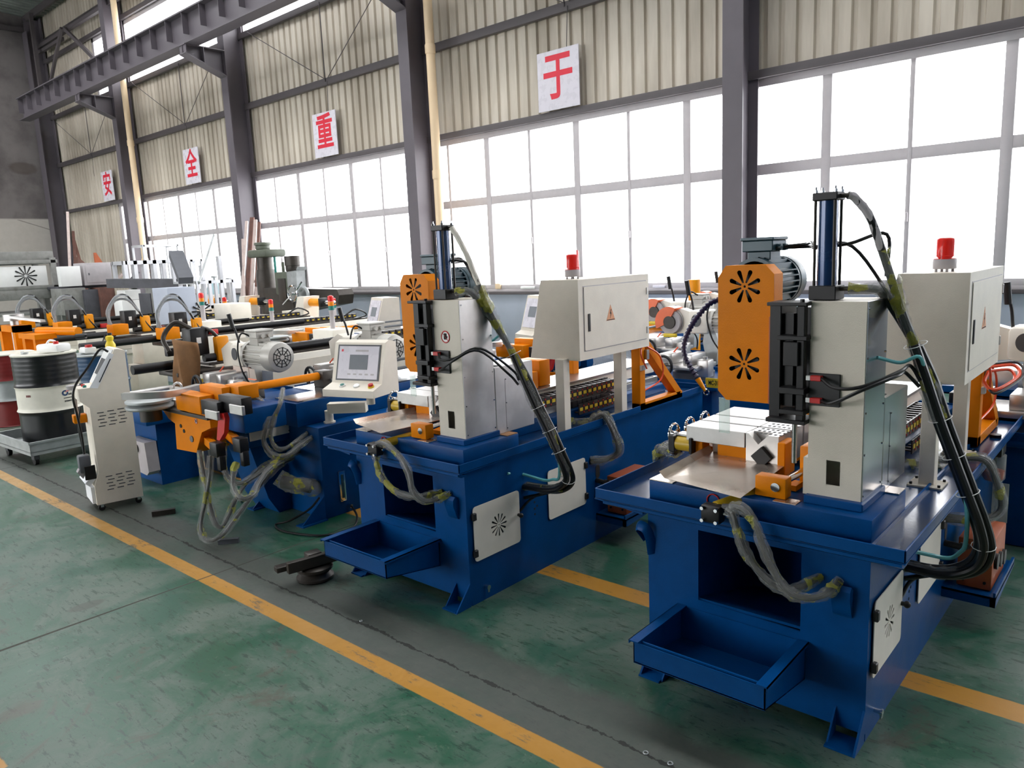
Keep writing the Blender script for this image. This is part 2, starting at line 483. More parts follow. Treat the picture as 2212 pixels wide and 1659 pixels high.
# ================================================================== THE HALL
def floor_material():
    mt = bpy.data.materials.new('painted_workshop_floor'); mt.use_nodes = True
    t = NT(mt); b = t.n['Principled BSDF']
    geo = t.node('ShaderNodeNewGeometry').outputs['Position']
    sep = t.node('ShaderNodeSeparateXYZ'); t.l.new(geo, sep.inputs[0])
    x, y = sep.outputs[0], sep.outputs[1]
    n_big = t.noise(geo, 0.55, 4, 0.6); n_mid = t.noise(geo, 2.6, 6, 0.68, 0.6); n_fine = t.noise(geo, 22, 5, 0.7)
    # elongated scuffs
    mp = t.node('ShaderNodeMapping'); mp.inputs['Scale'].default_value = (9, 38, 1); mp.inputs['Rotation'].default_value = (0, 0, 0.35)
    t.l.new(geo, mp.inputs[0]); n_scuff = t.noise(mp.outputs[0], 1.0, 4, 0.75)
    n_sp = t.noise(geo, 48, 3, 0.6); n_pt = t.noise(geo, 1.5, 7, 0.75, 1.2)
    green = t.mix(t.ramp(n_big, 0.35, 0.65), lin((56, 102, 84)), lin((30, 94, 66)))
    green = t.mix(t.m('MULTIPLY', t.ramp(n_mid, 0.40, 0.62), 0.85), green, lin((104, 120, 108)))
    green = t.mix(t.m('MULTIPLY', t.ramp(n_scuff, 0.54, 0.64), 0.8), green, lin((26, 64, 48)))
    green = t.mix(t.m('MULTIPLY', t.ramp(n_fine, 0.58, 0.72), 0.45), green, lin((126, 140, 124)))
    green = t.mix(t.m('MULTIPLY', t.ramp(n_pt, 0.57, 0.66), 0.7), green, lin((84, 80, 66)))
    green = t.mix(t.m('MULTIPLY', t.ramp(n_sp, 0.64, 0.70), 0.75), green, lin((20, 34, 28)))
    # worn grey band between the yellow line and the slab crack
    def band(c, lo, hi, soft):
        a = t.ramp(c, lo - soft, lo + soft); d = t.ramp(c, hi - soft, hi + soft)
        return t.m('SUBTRACT', a, d, clamp=True)
    yn = t.m('ADD', y, t.m('MULTIPLY', t.m('SUBTRACT', n_mid, 0.5), 0.35))
    worn = t.m('MULTIPLY', band(yn, 1.78, 2.14, 0.06), t.ramp(n_big, 0.18, 0.45))
    col = t.mix(t.m('MULTIPLY', worn, 0.85), green, t.mix(n_fine, lin((66, 72, 68)), lin((96, 94, 88))))
    patch = t.ramp(t.noise(geo, 0.9, 6, 0.7, 0.8), 0.60, 0.68)
    col = t.mix(t.m('MULTIPLY', patch, 0.5), col, lin((92, 98, 92)))
    # dirt blot
    blot = t.m('SUBTRACT', 1.0, t.ramp(t.m('ADD', t.m('POWER', t.m('DIVIDE', t.m('ADD', x, 4.045), 0.05), 2.0), t.m('POWER', t.m('DIVIDE', t.m('SUBTRACT', y, 1.23), 0.09), 2.0)), 0.6, 1.1))
    col = t.mix(t.m('MULTIPLY', blot, 0.7), col, lin((78, 84, 74)))
    # yellow lines, chipped
    yy = t.m('ADD', y, t.m('MULTIPLY', t.m('SUBTRACT', n_fine, 0.5), 0.008))
    l1 = band(yy, 1.728, 1.815, 0.003); l2 = band(yy, 2.876, 3.003, 0.003)
    l3 = t.m('MULTIPLY', band(yy, 0.45, 0.57, 0.004), t.m('LESS_THAN', x, -2.9))
    ln = t.m('MAXIMUM', t.m('MAXIMUM', l1, l2), l3)
    chip = t.m('MULTIPLY', ln, t.m('SUBTRACT', 1.0, t.m('MULTIPLY', t.ramp(t.m('ADD', t.m('MULTIPLY', n_scuff, .6), t.m('MULTIPLY', n_mid, .4)), 0.54, 0.64), 0.75)))
    far = t.ramp(x, -7.5, -3.0)
    ycol = t.mix(t.ramp(n_mid, 0.3, 0.7), lin((204, 148, 60)), lin((196, 138, 36)))
    ycol = t.mix(t.m('MULTIPLY', t.m('SUBTRACT', 1.0, far), 0.5), ycol, lin((190, 160, 112)))
    col = t.mix(chip, col, ycol)
    # slab crack along the line, and the joint across
    crk = t.m('ADD', t.m('ADD', y, t.m('MULTIPLY', t.m('SUBTRACT', t.noise(geo, 4.0, 3, 0.6), 0.5), 0.05)), t.m('MULTIPLY', t.m('SUBTRACT', t.noise(geo, 60, 3, 0.7), 0.5), 0.022))
    wdt = t.m('MULTIPLY', t.ramp(t.noise(geo, 14, 3, 0.7), 0.4, 0.7), 0.012)
    cd = t.m('ABSOLUTE', t.m('SUBTRACT', crk, 1.955))
    cm = t.m('LESS_THAN', cd, t.m('ADD', wdt, 0.002))
    jx = t.m('ABSOLUTE', t.m('ADD', t.m('ADD', x, t.m('MULTIPLY', t.m('SUBTRACT', n_mid, 0.5), 0.008)), 3.872))
    jm = t.m('LESS_THAN', jx, t.m('ADD', t.m('MULTIPLY', t.m('SUBTRACT', 1.0, t.ramp(y, .5, 2.2)), .006), .0045))
    jm2 = t.m('LESS_THAN', t.m('ABSOLUTE', t.m('ADD', x, 0.05)), 0.005)
    jm3 = t.m('LESS_THAN', t.m('ABSOLUTE', t.m('ADD', x, 7.7)), 0.006)
    cr = t.m('MAXIMUM', t.m('MAXIMUM', cm, jm), t.m('MAXIMUM', jm2, jm3))
    col = t.mix(t.m('MULTIPLY', cr, 0.9), col, t.mix(jm, lin((26, 26, 22)), lin((58, 54, 44))))
    col = t.mix(0.22, col, lin((12, 14, 12)))
    t.l.new(col, b.inputs['Base Color'])
    rg = t.m('ADD', t.m('MULTIPLY', n_mid, 0.4), 0.16)
    rg = t.m('ADD', rg, t.m('MULTIPLY', t.m('MAXIMUM', cr, t.m('MULTIPLY', worn, 0.6)), 0.35), clamp=True)
    t.l.new(rg, b.inputs['Roughness'])
    b.inputs['Specular IOR Level'].default_value = 0.5
    hgt = t.m('SUBTRACT', t.m('MULTIPLY', n_scuff, 0.15), cr)
    t.l.new(t.bump(hgt, 0.35, 0.006), b.inputs['Normal'])
    return mt
M['floor'] = floor_material()
def plaster_material():
    mt = bpy.data.materials.new('stained_render'); mt.use_nodes = True
    t = NT(mt); b = t.n['Principled BSDF']
    geo = t.node('ShaderNodeNewGeometry').outputs['Position']
    sep = t.node('ShaderNodeSeparateXYZ'); t.l.new(geo, sep.inputs[0])
    z, y = sep.outputs[2], sep.outputs[1]
    nz = t.noise(geo, 1.1, 5, 0.6); nf = t.noise(geo, 6, 4, 0.6)
    up = t.mix(t.ramp(nz, 0.35, 0.7), lin((118, 112, 110)), lin((92, 86, 86)))
    low = t.mix(nf, lin((186, 180, 172)), lin((170, 164, 156)))
    col = t.mix(t.ramp(z, 3.50, 3.56), low, up)
    st = t.m('ADD', t.m('POWER', t.m('DIVIDE', t.m('SUBTRACT', y, 8.5), 0.42), 2.0), t.m('POWER', t.m('DIVIDE', t.m('SUBTRACT', z, 5.1), 0.2), 2.0))
    st = t.m('SUBTRACT', 1.0, t.ramp(t.m('ADD', st, t.m('MULTIPLY', nf, 0.5)), 0.8, 1.5))
    col = t.mix(t.m('MULTIPLY', st, 0.6), col, lin((70, 60, 52)))
    crk = t.m('LESS_THAN', t.m('ABSOLUTE', t.m('SUBTRACT', t.m('ADD', z, t.m('MULTIPLY', y, 0.35)), 6.35)), 0.015)
    crk = t.m('MULTIPLY', crk, t.m('LESS_THAN', z, 3.5))
    col = t.mix(t.m('MULTIPLY', crk, 0.6), col, lin((90, 86, 82)))
    t.l.new(col, b.inputs['Base Color']); b.inputs['Roughness'].default_value = 0.85
    return mt
M['plaster'] = plaster_material()
M['darkwall'] = pm('low_bounce_grey_wall', (70, 68, 66), 0.8)  # unseen back wall, kept dark so it throws little light forward
def sheet_material(name, c1, c2, trans=0.0):
    mt = bpy.data.materials.new(name); mt.use_nodes = True
    t = NT(mt); b = t.n['Principled BSDF']
    geo = t.node('ShaderNodeNewGeometry').outputs['Position']
    mp = t.node('ShaderNodeMapping'); mp.inputs['Scale'].default_value = (1.6, 1.6, 0.25); t.l.new(geo, mp.inputs[0])
    nz = t.noise(mp.outputs[0], 1.0, 5, 0.65)
    t.l.new(t.mix(t.ramp(nz, 0.3, 0.7), lin(c1), lin(c2)), b.inputs['Base Color'])
    b.inputs['Roughness'].default_value = 0.42
    if trans:
        out = t.n['Material Output']; tl = t.node('ShaderNodeBsdfTranslucent'); tl.inputs[0].default_value = (0.95, 0.95, 0.93, 1)
        mx = t.node('ShaderNodeMixShader'); mx.inputs[0].default_value = trans
        t.l.new(b.outputs[0], mx.inputs[1]); t.l.new(tl.outputs[0], mx.inputs[2]); t.l.new(mx.outputs[0], out.inputs[0])
    return mt
M['sheet'] = sheet_material('beige_corrugated_sheet', (208, 199, 184), (170, 160, 144))
M['roofsheet'] = sheet_material('grey_roof_sheet', (128, 134, 128), (104, 110, 106))

X0, X1 = -27.9, 9.0          # end wall, near end of the window wall
YW, YB = 9.5, -7.8           # window wall, opposite wall
COLX = [-4.22, -10.08, -15.94, -21.8, -27.6, 1.64, 7.5]
Z_SILL, Z_HEAD, Z_G1, Z_G2, Z_TOP, Z_ROOF = 1.13, 3.68, 5.19, 6.65, 8.3, 9.7

struct('floor', MB().box((X0 - .3, YB - .3, -0.12), (X1 + .3, YW + .35, 0.0)), 'floor')
# end wall (plaster on block), opposite wall with added fill-light openings, near end wall
struct('wall_left', MB().box((X0 - .25, YB, 0), (X0, YW, 10.6)), 'plaster')
mb = MB(); mb.box((X0, YB - .25, 0), (X1, YB, 1.2)); mb.box((X0, YB - .25, 4.0), (X1, YB, 10.6))
k = X0
while k < X1:
    mb.box((k, YB - .25, 1.2), (k + (.5 if k < -10 else 5.86), YB, 4.0)); k += 5.86  # closed on the near side to keep the fronts facing it dim
struct('wall_back', mb, 'darkwall')
struct('wall_right', MB().box((X1, YB, 0), (X1 + .25, YW, 10.6)), 'gblue')
# roof: corrugated sheet on purlins with two long gaps added for top light
def corrugated(x0, x1, z0, z1, y, pitch=0.21, depth=0.04, mb=None):
    mb = mb or MB()
    bm = mb.bm
    x = x0; prof = []
    while x < x1 - 1e-3:
        for dx, dy in ((0, 0), (0.135, 0), (0.15, depth), (0.195, depth), (0.21, 0)):
            xx = x + dx * pitch / 0.21
            if xx <= x1: prof.append((xx, y + dy))
        x += pitch
    prof.append((x1, y))
    lo = [bm.verts.new((px, py, z0)) for px, py in prof]; hi = [bm.verts.new((px, py, z1)) for px, py in prof]
    lo2 = [bm.verts.new((px, py + .012, z0)) for px, py in prof]; hi2 = [bm.verts.new((px, py + .012, z1)) for px, py in prof]
    for i in range(len(prof) - 1):
        bm.faces.new((lo[i], lo[i + 1], hi[i + 1], hi[i])); bm.faces.new((lo2[i + 1], lo2[i], hi2[i], hi2[i + 1]))
        bm.faces.new((lo[i], lo2[i], lo2[i + 1], lo[i + 1])); bm.faces.new((hi[i + 1], hi2[i + 1], hi2[i], hi[i]))
    return mb
def roof_z(y): return Z_ROOF + (YW - y) * 0.06
def roof_part(y0, y1, x0=X0, x1=X1):
    mb = MB(); bm = mb.bm; p = []; x = x0
    while x < x1:
        for dx, dz in ((0, 0), (0.12, 0), (0.15, .04), (0.22, .04), (0.25, 0)): p.append((min(x + dx, x1), dz))
        x += 0.25
    a = [bm.verts.new((px, y0, roof_z(y0) + dz)) for px, dz in p]; b = [bm.verts.new((px, y1, roof_z(y1) + dz)) for px, dz in p]
    a2 = [bm.verts.new((px, y0, roof_z(y0) + dz + .05)) for px, dz in p]; b2 = [bm.verts.new((px, y1, roof_z(y1) + dz + .05)) for px, dz in p]
    for i in range(len(p) - 1):
        bm.faces.new((a[i], a[i + 1], b[i + 1], b[i])); bm.faces.new((a2[i + 1], a2[i], b2[i], b2[i + 1]))
    return mb
mb = roof_part(5.8, YW + .4)
struct('ceiling', mb, 'roofsheet')
struct('ceiling_2', roof_part(-0.2, 4.2), 'roofsheet'); struct('ceiling_3', roof_part(YB, -1.8), 'roofsheet'); struct('ceiling_4', roof_part(-1.8, -0.2, -6.0), 'roofsheet')  # last part shuts one added gap to keep the near side dim
for i, y in enumerate((9.1, 7.7, 6.3, 4.9, 3.5)):
    struct('trim_%d' % (60 + i), MB().box((X0, y - .035, roof_z(y) - .2), (X1, y + .035, roof_z(y))), 'girt')
# low wall, sill
struct('wall_front', MB().box((-23.45, YW, 0), (X1, YW + .24, Z_SILL - .03)), 'gblue')
struct('trim_1', MB().box((-23.45, YW - .07, Z_SILL - .09), (X1, YW + .26, Z_SILL - .045), .004), 'girt')
struct('trim_2', MB().box((-23.45, YW - .03, Z_SILL - .045), (X1, YW + .24, Z_SILL), .004), 'frame')
# corrugated sheeting per bay, three lifts
bays = [(-27.9, -21.8), (-21.8, -15.94), (-15.94, -10.08), (-10.08, -4.22), (-4.22, 1.64), (1.64, 7.5), (7.5, X1)]
names = iter(range(2, 60))
for i, (a, b_) in enumerate(bays):
    struct('wall_front_%d' % next(names), corrugated(a, b_, Z_HEAD + .05, Z_G2, YW), 'sheet')
    struct('wall_front_%d' % next(names), corrugated(a, b_, Z_TOP, Z_ROOF + .1, YW), 'sheet')
struct('wall_front_%d' % next(names), corrugated(-27.9, -23.45, 0, Z_HEAD + .05, YW), 'sheet')
struct('wall_front_%d' % next(names), corrugated(-27.9, -23.9, Z_G2, Z_TOP, YW), 'sheet')
# girts (dark rails) along the wall
for k, (z, h, x0) in enumerate(((Z_HEAD, .10, X0), (Z_G1 - .06, .13, X0), (Z_G2 - .05, .12, X0), (Z_TOP, .12, X0), (8.9, .1, X0))):
    struct('trim_%d' % (3 + k), MB().box((x0, YW - .11, z), (X1, YW - .03, z + h), .006), 'girt')
struct('trim_8', MB().box((X0, YW - .11, 1.9), (-23.45, YW - .03, 2.0), .006), 'girt')
# windows: one frame with mullions per bay, glass panes as children
MOD = 0.912
def window(n, xa, xb):
    x_ref = -4.185
    mb = MB(); f = 0.035
    mb.box((xa, YW - .03, Z_SILL), (xb, YW + .06, Z_SILL + .07), .004)
    mb.box((xa, YW - .03, Z_HEAD - .09), (xb, YW + .06, Z_HEAD + .04), .004)
    mb.box((xa, YW - .02, 2.53), (xb, YW + .05, 2.66), .004)
    xs = []
    k = math.ceil((xa - x_ref) / MOD)
    while x_ref + k * MOD < xb - .05:
        x = x_ref + k * MOD
        if x > xa + .05: xs.append((x, k))
        k += 1
    for x, k in xs:
        w = .055 if k % 2 else .024
        mb.box((x - w, YW - .025, Z_SILL), (x + w, YW + .055, Z_HEAD), .004)
    mb.box((xa, YW - .03, Z_SILL), (xa + .05, YW + .06, Z_HEAD)); mb.box((xb - .05, YW - .03, Z_SILL), (xb, YW + .06, Z_HEAD))
    w = mb.build('window_%d' % n, 'frame'); w['kind'] = 'structure'
    g = MB().box((xa + .02, YW + .012, Z_SILL + .03), (xb - .02, YW + .018, Z_HEAD - .03)); g.build('glass', 'glass', w)
    cat = MB()
    for x, k in xs:
        if k % 2 == 0: cat.box((x - .012, YW - .05, 1.85), (x + .012, YW - .02, 1.95), .003)
    cat.build('window_catch', 'frame', w)
    return w
for i, (a, b_) in enumerate(bays):
    window(i + 1, max(a, -23.45), b_)
# clerestory panes
for i, (a, b_) in enumerate(bays):
    a = max(a, -23.9)
    mb = MB().box((a, YW - .02, Z_G2), (b_, YW + .05, Z_G2 + .08)).box((a, YW - .02, Z_TOP - .1), (b_, YW + .05, Z_TOP)).box((a, YW - .02, Z_G2), (a + .12, YW + .05, Z_TOP)).box((b_ - .12, YW - .02, Z_G2), (b_, YW + .05, Z_TOP))
    w = mb.build('window_%d' % (11 + i), 'frame'); w['kind'] = 'structure'
    MB().box((a + .1, YW + .01, Z_G2 + .05), (b_ - .1, YW + .018, Z_TOP - .05)).build('glass', 'glass', w)
# columns: I-sections, front flange at y = 9.0
for i, x in enumerate(COLX):
    mb = MB()
    hw = .13 if i < 4 else .2
    mb.box((x - hw, 8.98, 0), (x + hw, 9.0, 9.2)); mb.box((x - hw, 9.42, 0), (x + hw, 9.44, Z_ROOF)); mb.box((x - .008, 9.0, 0), (x + .008, 9.42, 9.6))
    o = mb.build('steel_column', 'column')
    o.name = 'trim_%d' % (20 + i); o['kind'] = 'structure'
    if i == 4: continue
    # crane bracket and brace
    mb = MB()
    mb.box((x - .14, 8.1, 6.28), (x + .14, 9.0, 6.3)); mb.box((x - .14, 8.12, 6.1), (x + .14, 8.135, 6.28)); mb.box((x - .14, 8.5, 5.98), (x + .14, 8.512, 6.28))
    mb.prism([(8.1, 6.28), (9.0, 6.28), (9.0, 5.78), (8.1, 6.13)], 'x', x - .01, x + .01)
    mb.bar((x, 8.1, 6.12), (x, 8.99, 5.77), .28, .016)
    struct('trim_%d' % (30 + i), mb, 'column')
# crane girder with stiffeners
mb = MB().box((-26.4, 8.12, 6.30), (X1, 8.42, 6.325)).box((-26.4, 8.12, 6.91), (X1, 8.42, 6.94)).box((-26.4, 8.262, 6.32), (X1, 8.278, 6.92))
x = -26.3
while x < X1:
    mb.box((x - .008, 8.13, 6.5), (x + .008, 8.41, 6.92)); x += 0.745
struct('trim_40', mb, 'column')
mb = MB().box((-26.4, 8.24, 6.94), (X1, 8.30, 7.0)); struct('trim_41', mb, 'girt')
# roof edge beam and eaves bracing in the far bay
mb = MB().bar((-27.2, 9.2, 8.7), (X1, 9.2, 8.7), .1, .1)
mb.bar((-27.2, 9.2, 8.55), (-25.2, 9.2, 8.55), .09); mb.bar((-27.0, 9.1, 6.9), (-24.9, 9.1, 8.75), .07, .1); mb.bar((-24.7, 9.1, 8.7), (-22.0, 9.1, 6.95), .07, .1)
mb.bar((-26.9, 9.0, 6.9), (-26.9, 9.0, 9.6), .1)
struct('trim_42', mb, 'girt')
mb = MB().bar((-27.8, 4.0, 9.3), (-27.8, 9.3, 9.3), .14); mb.bar((-27.8, 6.8, 6.6), (-27.8, 6.8, 9.3), .12); mb.bar((-27.82, 7.7, 4.6), (-27.82, 7.7, 7.8), .06)
struct('trim_43', mb, 'girt')
# thin cross bracing and hangers in front of the sheeting
for i, (a, b_) in enumerate(bays[:5]):
    mb = MB(); c = (a + b_) / 2 + .15
    mb.tube([(a + .5, YW - .16, Z_G2), (c, YW - .13, Z_G1 + .05)], .008, 6, 0); mb.tube([(b_ - .4, YW - .16, Z_G2 + .2), (c + .1, YW - .13, Z_G1 + .05)], .008, 6, 0)
    mb.tube([(c, YW - .12, Z_G2), (c, YW - .12, Z_G1)], .011, 6, 0); mb.tube([(c + .06, YW - .12, Z_G1), (c + .02, YW - .12, Z_HEAD + .9)], .005, 6, 0)
    struct('trim_%d' % (45 + i), mb, 'girt')
# down pipes beside the columns
for i, (x, lab) in enumerate(((-21.25, 'cream plastic down pipe beside the far column, left of the second sign'), (-9.55, 'cream plastic down pipe beside the middle column, between second and third window bays'))):
    t = thing('down_pipe', lab, 'pipe', (x, 9.1, 0), group='rainwater pipes on the window wall')
    mb = MB().cyl((0, 0, 0), (0, 0, 9.3), .075, n=20); mb.build('pipe', 'pvc', t)
    for z in (1.9, 3.0, 5.0, 7.2): MB().lathe([(.082, z), (.088, z + .02), (.088, z + .13), (.082, z + .15)], n=20).build('pipe_coupling', 'pvc', t)
    if i == 0: MB().cyl((0, 0, 9.25), (.25, .1, 9.5), .075).build('pipe_elbow', 'pvc', t)
# sign boards with one red character each
SG = [(-23.73, '安', 'leftmost sign board, red character on white above the far end windows'),
      (-18.55, '全', 'second sign board from the left, red character on white'),
      (-12.97, '重', 'third sign board from the left, pale board with a glare over its red character'),
      (-7.13, '于', 'large sign board with a red hooked character, over the middle window bay'),
      (-.95, '泰', 'sign board cut off by the top right corner of the picture')]
for x, ch, lab in SG:
    t = thing('sign_board', lab, 'sign', (x, YW - .14, 3.79), group=None)
    MB().box((-.385, -.008, 0), (.385, .008, .84), .002).build('board', 'sign', t, off=(0, 0, 0))
    add_text('character', ch, .62, 'redsign', t, (0, -.0095, .43), (1, 0, 0), (0, 0, 1), sx=.93, sy=1.14, bold=.012, extrude=.0008)
# outside: a neighbouring shed seen through the right panes
t = thing('neighbour_shed', 'pale corrugated shed outside, seen through the right hand windows', 'building', (3.2, 17.0, 0))
corrugated(-4.2, 6.0, 0, 3.0, 0, pitch=.6, depth=.12).build('shed_wall', sheet_material('outside_pale_sheet', (226, 232, 240), (214, 222, 232)), t)
MB().box((-4.4, -.3, 3.0), (6.2, 3.5, 3.12)).build('shed_roof', 'white', t)
MB().box((-2.6, -.16, 0), (-1.5, -.1, 2.4)).build('shed_door', M['gblue'], t)
MB().box((-5, -3, -.05), (7, 4, 0)).build('yard_slab', 'galv', t)
# ================================================================== HYDRAULIC CIRCULAR SAWS (nearest and second)
O1 = Vector((-0.672, 2.447, 0)); O2 = Vector((-2.44, 2.384, 0))
def helpers(O):
    def W(px, py, **k):
        k2 = {a: v + {'X': O.x, 'Y': O.y, 'Z': 0}[a] for a, v in k.items()}
        return at(px, py, **k2) - O
    return W
def bolt(mb, p, r=.004, h=.004, ax=(0, -1, 0)):
    p = Vector(p); mb.cyl(p, p + Vector(ax) * h, r, n=8)
def electric_motor(parent, c, r, L, axis, mat, ribs=24, box_side=None, name='motor'):
    """ribbed induction motor: body, end shields, fan cover, terminal box; c = drive end, runs along +axis"""
    c = Vector(c); d = {'x': Vector((1, 0, 0)), 'y': Vector((0, 1, 0)), '-x': Vector((-1, 0, 0)), '-y': Vector((0, -1, 0))}[axis]
    s = d.orthogonal().normalized(); u = d.cross(s)
    mb = MB(); mb.cyl(c, c + d * L * .74, r * .84, n=32)
    for i in range(ribs):
        a = 2 * PI * i / ribs; q = s * math.cos(a) + u * math.sin(a)
        mb.bar(c + d * L * .1 + q * r * .88, c + d * L * .7 + q * r * .88, .005, r * .22) if abs(q.z) > .7 else mb.bar(c + d * L * .1 + q * r * .88, c + d * L * .7 + q * r * .88, r * .22, .005)
    mb.cyl(c, c + d * L * .1, r * .97, n=32); mb.cyl(c + d * L * .68, c + d * L * .74, r * .97, n=32)
    mb.cyl(c - d * .03, c, r * .5, n=20)
    mo = mb.build(name, mat, parent)
    ax2 = axis.strip('-'); sg = -1 if axis[0] == '-' else 1
    mb = MB(); base = c + d * L * .74
    def pf(h): return h * sg
    mb.lathe([(r * .99, pf(0)), (r * 1.0, pf(L * .16)), (r * .93, pf(L * .23)), (r * .6, pf(L * .26)), (.01, pf(L * .265))], base, ax2, 32)
    fc = mb.build('fan_cover', mat, mo)
    mb = MB()
    for k in range(3): mb.torus(base + d * L * .262, r * (.22 + .2 * k), r * .022, ax2, 24, 5)
    for k in range(10):
        a = 2 * PI * k / 10; q = s * math.cos(a) + u * math.sin(a)
        mb.bar(base + d * L * .264 + q * r * .15, base + d * L * .262 + q * r * .66, r * .05)
    mb.build('fan_grille', 'slot', mo)
    tb = c + d * L * .3 + Vector((0, 0, r * 1.0))
    mb = MB(); w = r * .62
    ew = (d * w * 1.1, d.cross(Vector((0, 0, 1))) * w)
    def bx(z0, z1, sc):
        e = Vector((abs(ew[0].x + ew[1].x), abs(ew[0].y + ew[1].y), 0)) * sc
        mb.box(tb - e + Vector((0, 0, z0)), tb + e + Vector((0, 0, z1)), .003)
    bx(-.03, .02, .75); bx(.02, r * .62, 1.0)
    bxo = mb.build('terminal_box', mat, mo)
    mb = MB(); e = Vector((abs(ew[0].x + ew[1].x), abs(ew[0].y + ew[1].y), 0))
    mb.box(tb - e * 1.08 + Vector((0, 0, r * .62)), tb + e * 1.08 + Vector((0, 0, r * .62 + .012)), .003)
    mb.build('terminal_lid', mat, bxo)
    mb = MB()
    for sx in (-1, 1):
        q = tb + Vector((e.x * .98, e.y * .4 * sx, r * .34)); mb.cyl(q, q + Vector((.02, 0, 0)), .013, n=12)
    mb.build('cable_gland', mat, bxo)
    return mo
def wrapped_hose(parent, pts, r=.012, wrap=.022, wname='plastic_wrap', hose='rubber', a=0.0, b=1.0):
    h = MB().tube(pts, r, 8, 6).build('hose', hose, parent)
    if wrap:
        P = smooth_path(pts, 6); i0, i1 = int(a * (len(P) - 1)), int(b * (len(P) - 1)) + 1
        MB().tube(P[i0:i1], lambda t: wrap * (1 + .18 * math.sin(t * 23)), 10, 0, jitter=.16).build(wname, 'film', h)
    return h
def warning_triangle(parent, O, r, u, size):
    O, r, u = Vector(O), Vector(r), Vector(u); n = r.cross(u)
    mb = MB()
    def pl(pts, d0, d1):
        bm = mb.bm
        A = [bm.verts.new(O + r * x * size + u * y * size + n * d0) for x, y in pts]; B = [bm.verts.new(O + r * x * size + u * y * size + n * d1) for x, y in pts]
        bm.faces.new(A[::-1]); bm.faces.new(B)
        for i in range(len(pts)): bm.faces.new((A[i], A[(i + 1) % len(pts)], B[(i + 1) % len(pts)], B[i]))
    pl([(-.5, -.43), (.5, -.43), (0, .6)], 0, .0008)
    t = mb.build('warning_triangle', 'amberlabel', parent, smooth=False)
    mb = MB()
    pl([(.02, .3), (-.1, .0), (-.01, .02), (-.06, -.3), (.1, .08), (.02, .06), (.08, .3)], .0008, .0014)
    pl([(-.47, -.41), (.47, -.41), (.43, -.36), (-.43, -.36)], .0008, .0012)
    mb.build('bolt_symbol', 'slot', t, smooth=False)
M['amberlabel'] = pm('orange_warning_label', (226, 160, 116), 0.5, var=.02)
def no_hand_sign(parent, c, r, ax=(0, -1, 0)):
    c = Vector(c)
    o = MB().cyl(c, c + Vector((0, -.0006, 0)), r, n=32).build('hand_prohibition_label', 'white', parent)
    MB().torus(c + Vector((0, -.0008, 0)), r * .9, r * .1, 'y', 32, 6).bar(c + Vector((-r * .6, -.001, r * .6)), c + Vector((r * .6, -.001, -r * .6)), r * .14, .001).build('red_ring', 'red', o)
    mb = MB(); mb.cbox(c + Vector((0, -.0012, -r * .12)), (r * .62, .001, r * .6), .002)
    for k in range(4): mb.cbox(c + Vector((-r * .24 + k * r * .16, -.0012, r * .32)), (r * .11, .001, r * .5))
    mb.bar(c + Vector((r * .28, -.0012, -r * .2)), c + Vector((r * .5, -.0012, r * .12)), r * .13, .001)
    mb.build('hand_symbol', 'slot', o)
def beacon(t, c, r=.0, name='signal_beacon'):
    c = Vector(c)
    b = MB().lathe([(.04, 0), (.042, .004), (.042, .035), (.04, .04)], c + Vector((0, 0, .012)), n=28)
    for a in range(4): q = c + Vector((math.cos(a * PI / 2 + .5) * .03, math.sin(a * PI / 2 + .5) * .03, 0)); b.cyl(q, q + Vector((0, 0, .014)), .005, n=8)
    b = b.build('beacon_base', 'skinlight', t)
    l = MB().lathe([(.041, 0), (.041, .012), (.0385, .014), (.0385, .095), (.034, .104), (.01, .108)], c + Vector((0, 0, .05)), n=28).build('beacon_lens', 'beacon', b)
    MB().lathe([(.022, 0), (.03, .01), (.03, .075), (.02, .08)], c + Vector((0, 0, .052)), n=20).build('beacon_reflector', 'beaconcore', b)
M['skinlight'] = pm('light_grey_plastic', (176, 170, 172), 0.45)
M['beaconcore'] = pm('red_reflector', (246, 60, 44), 0.35)

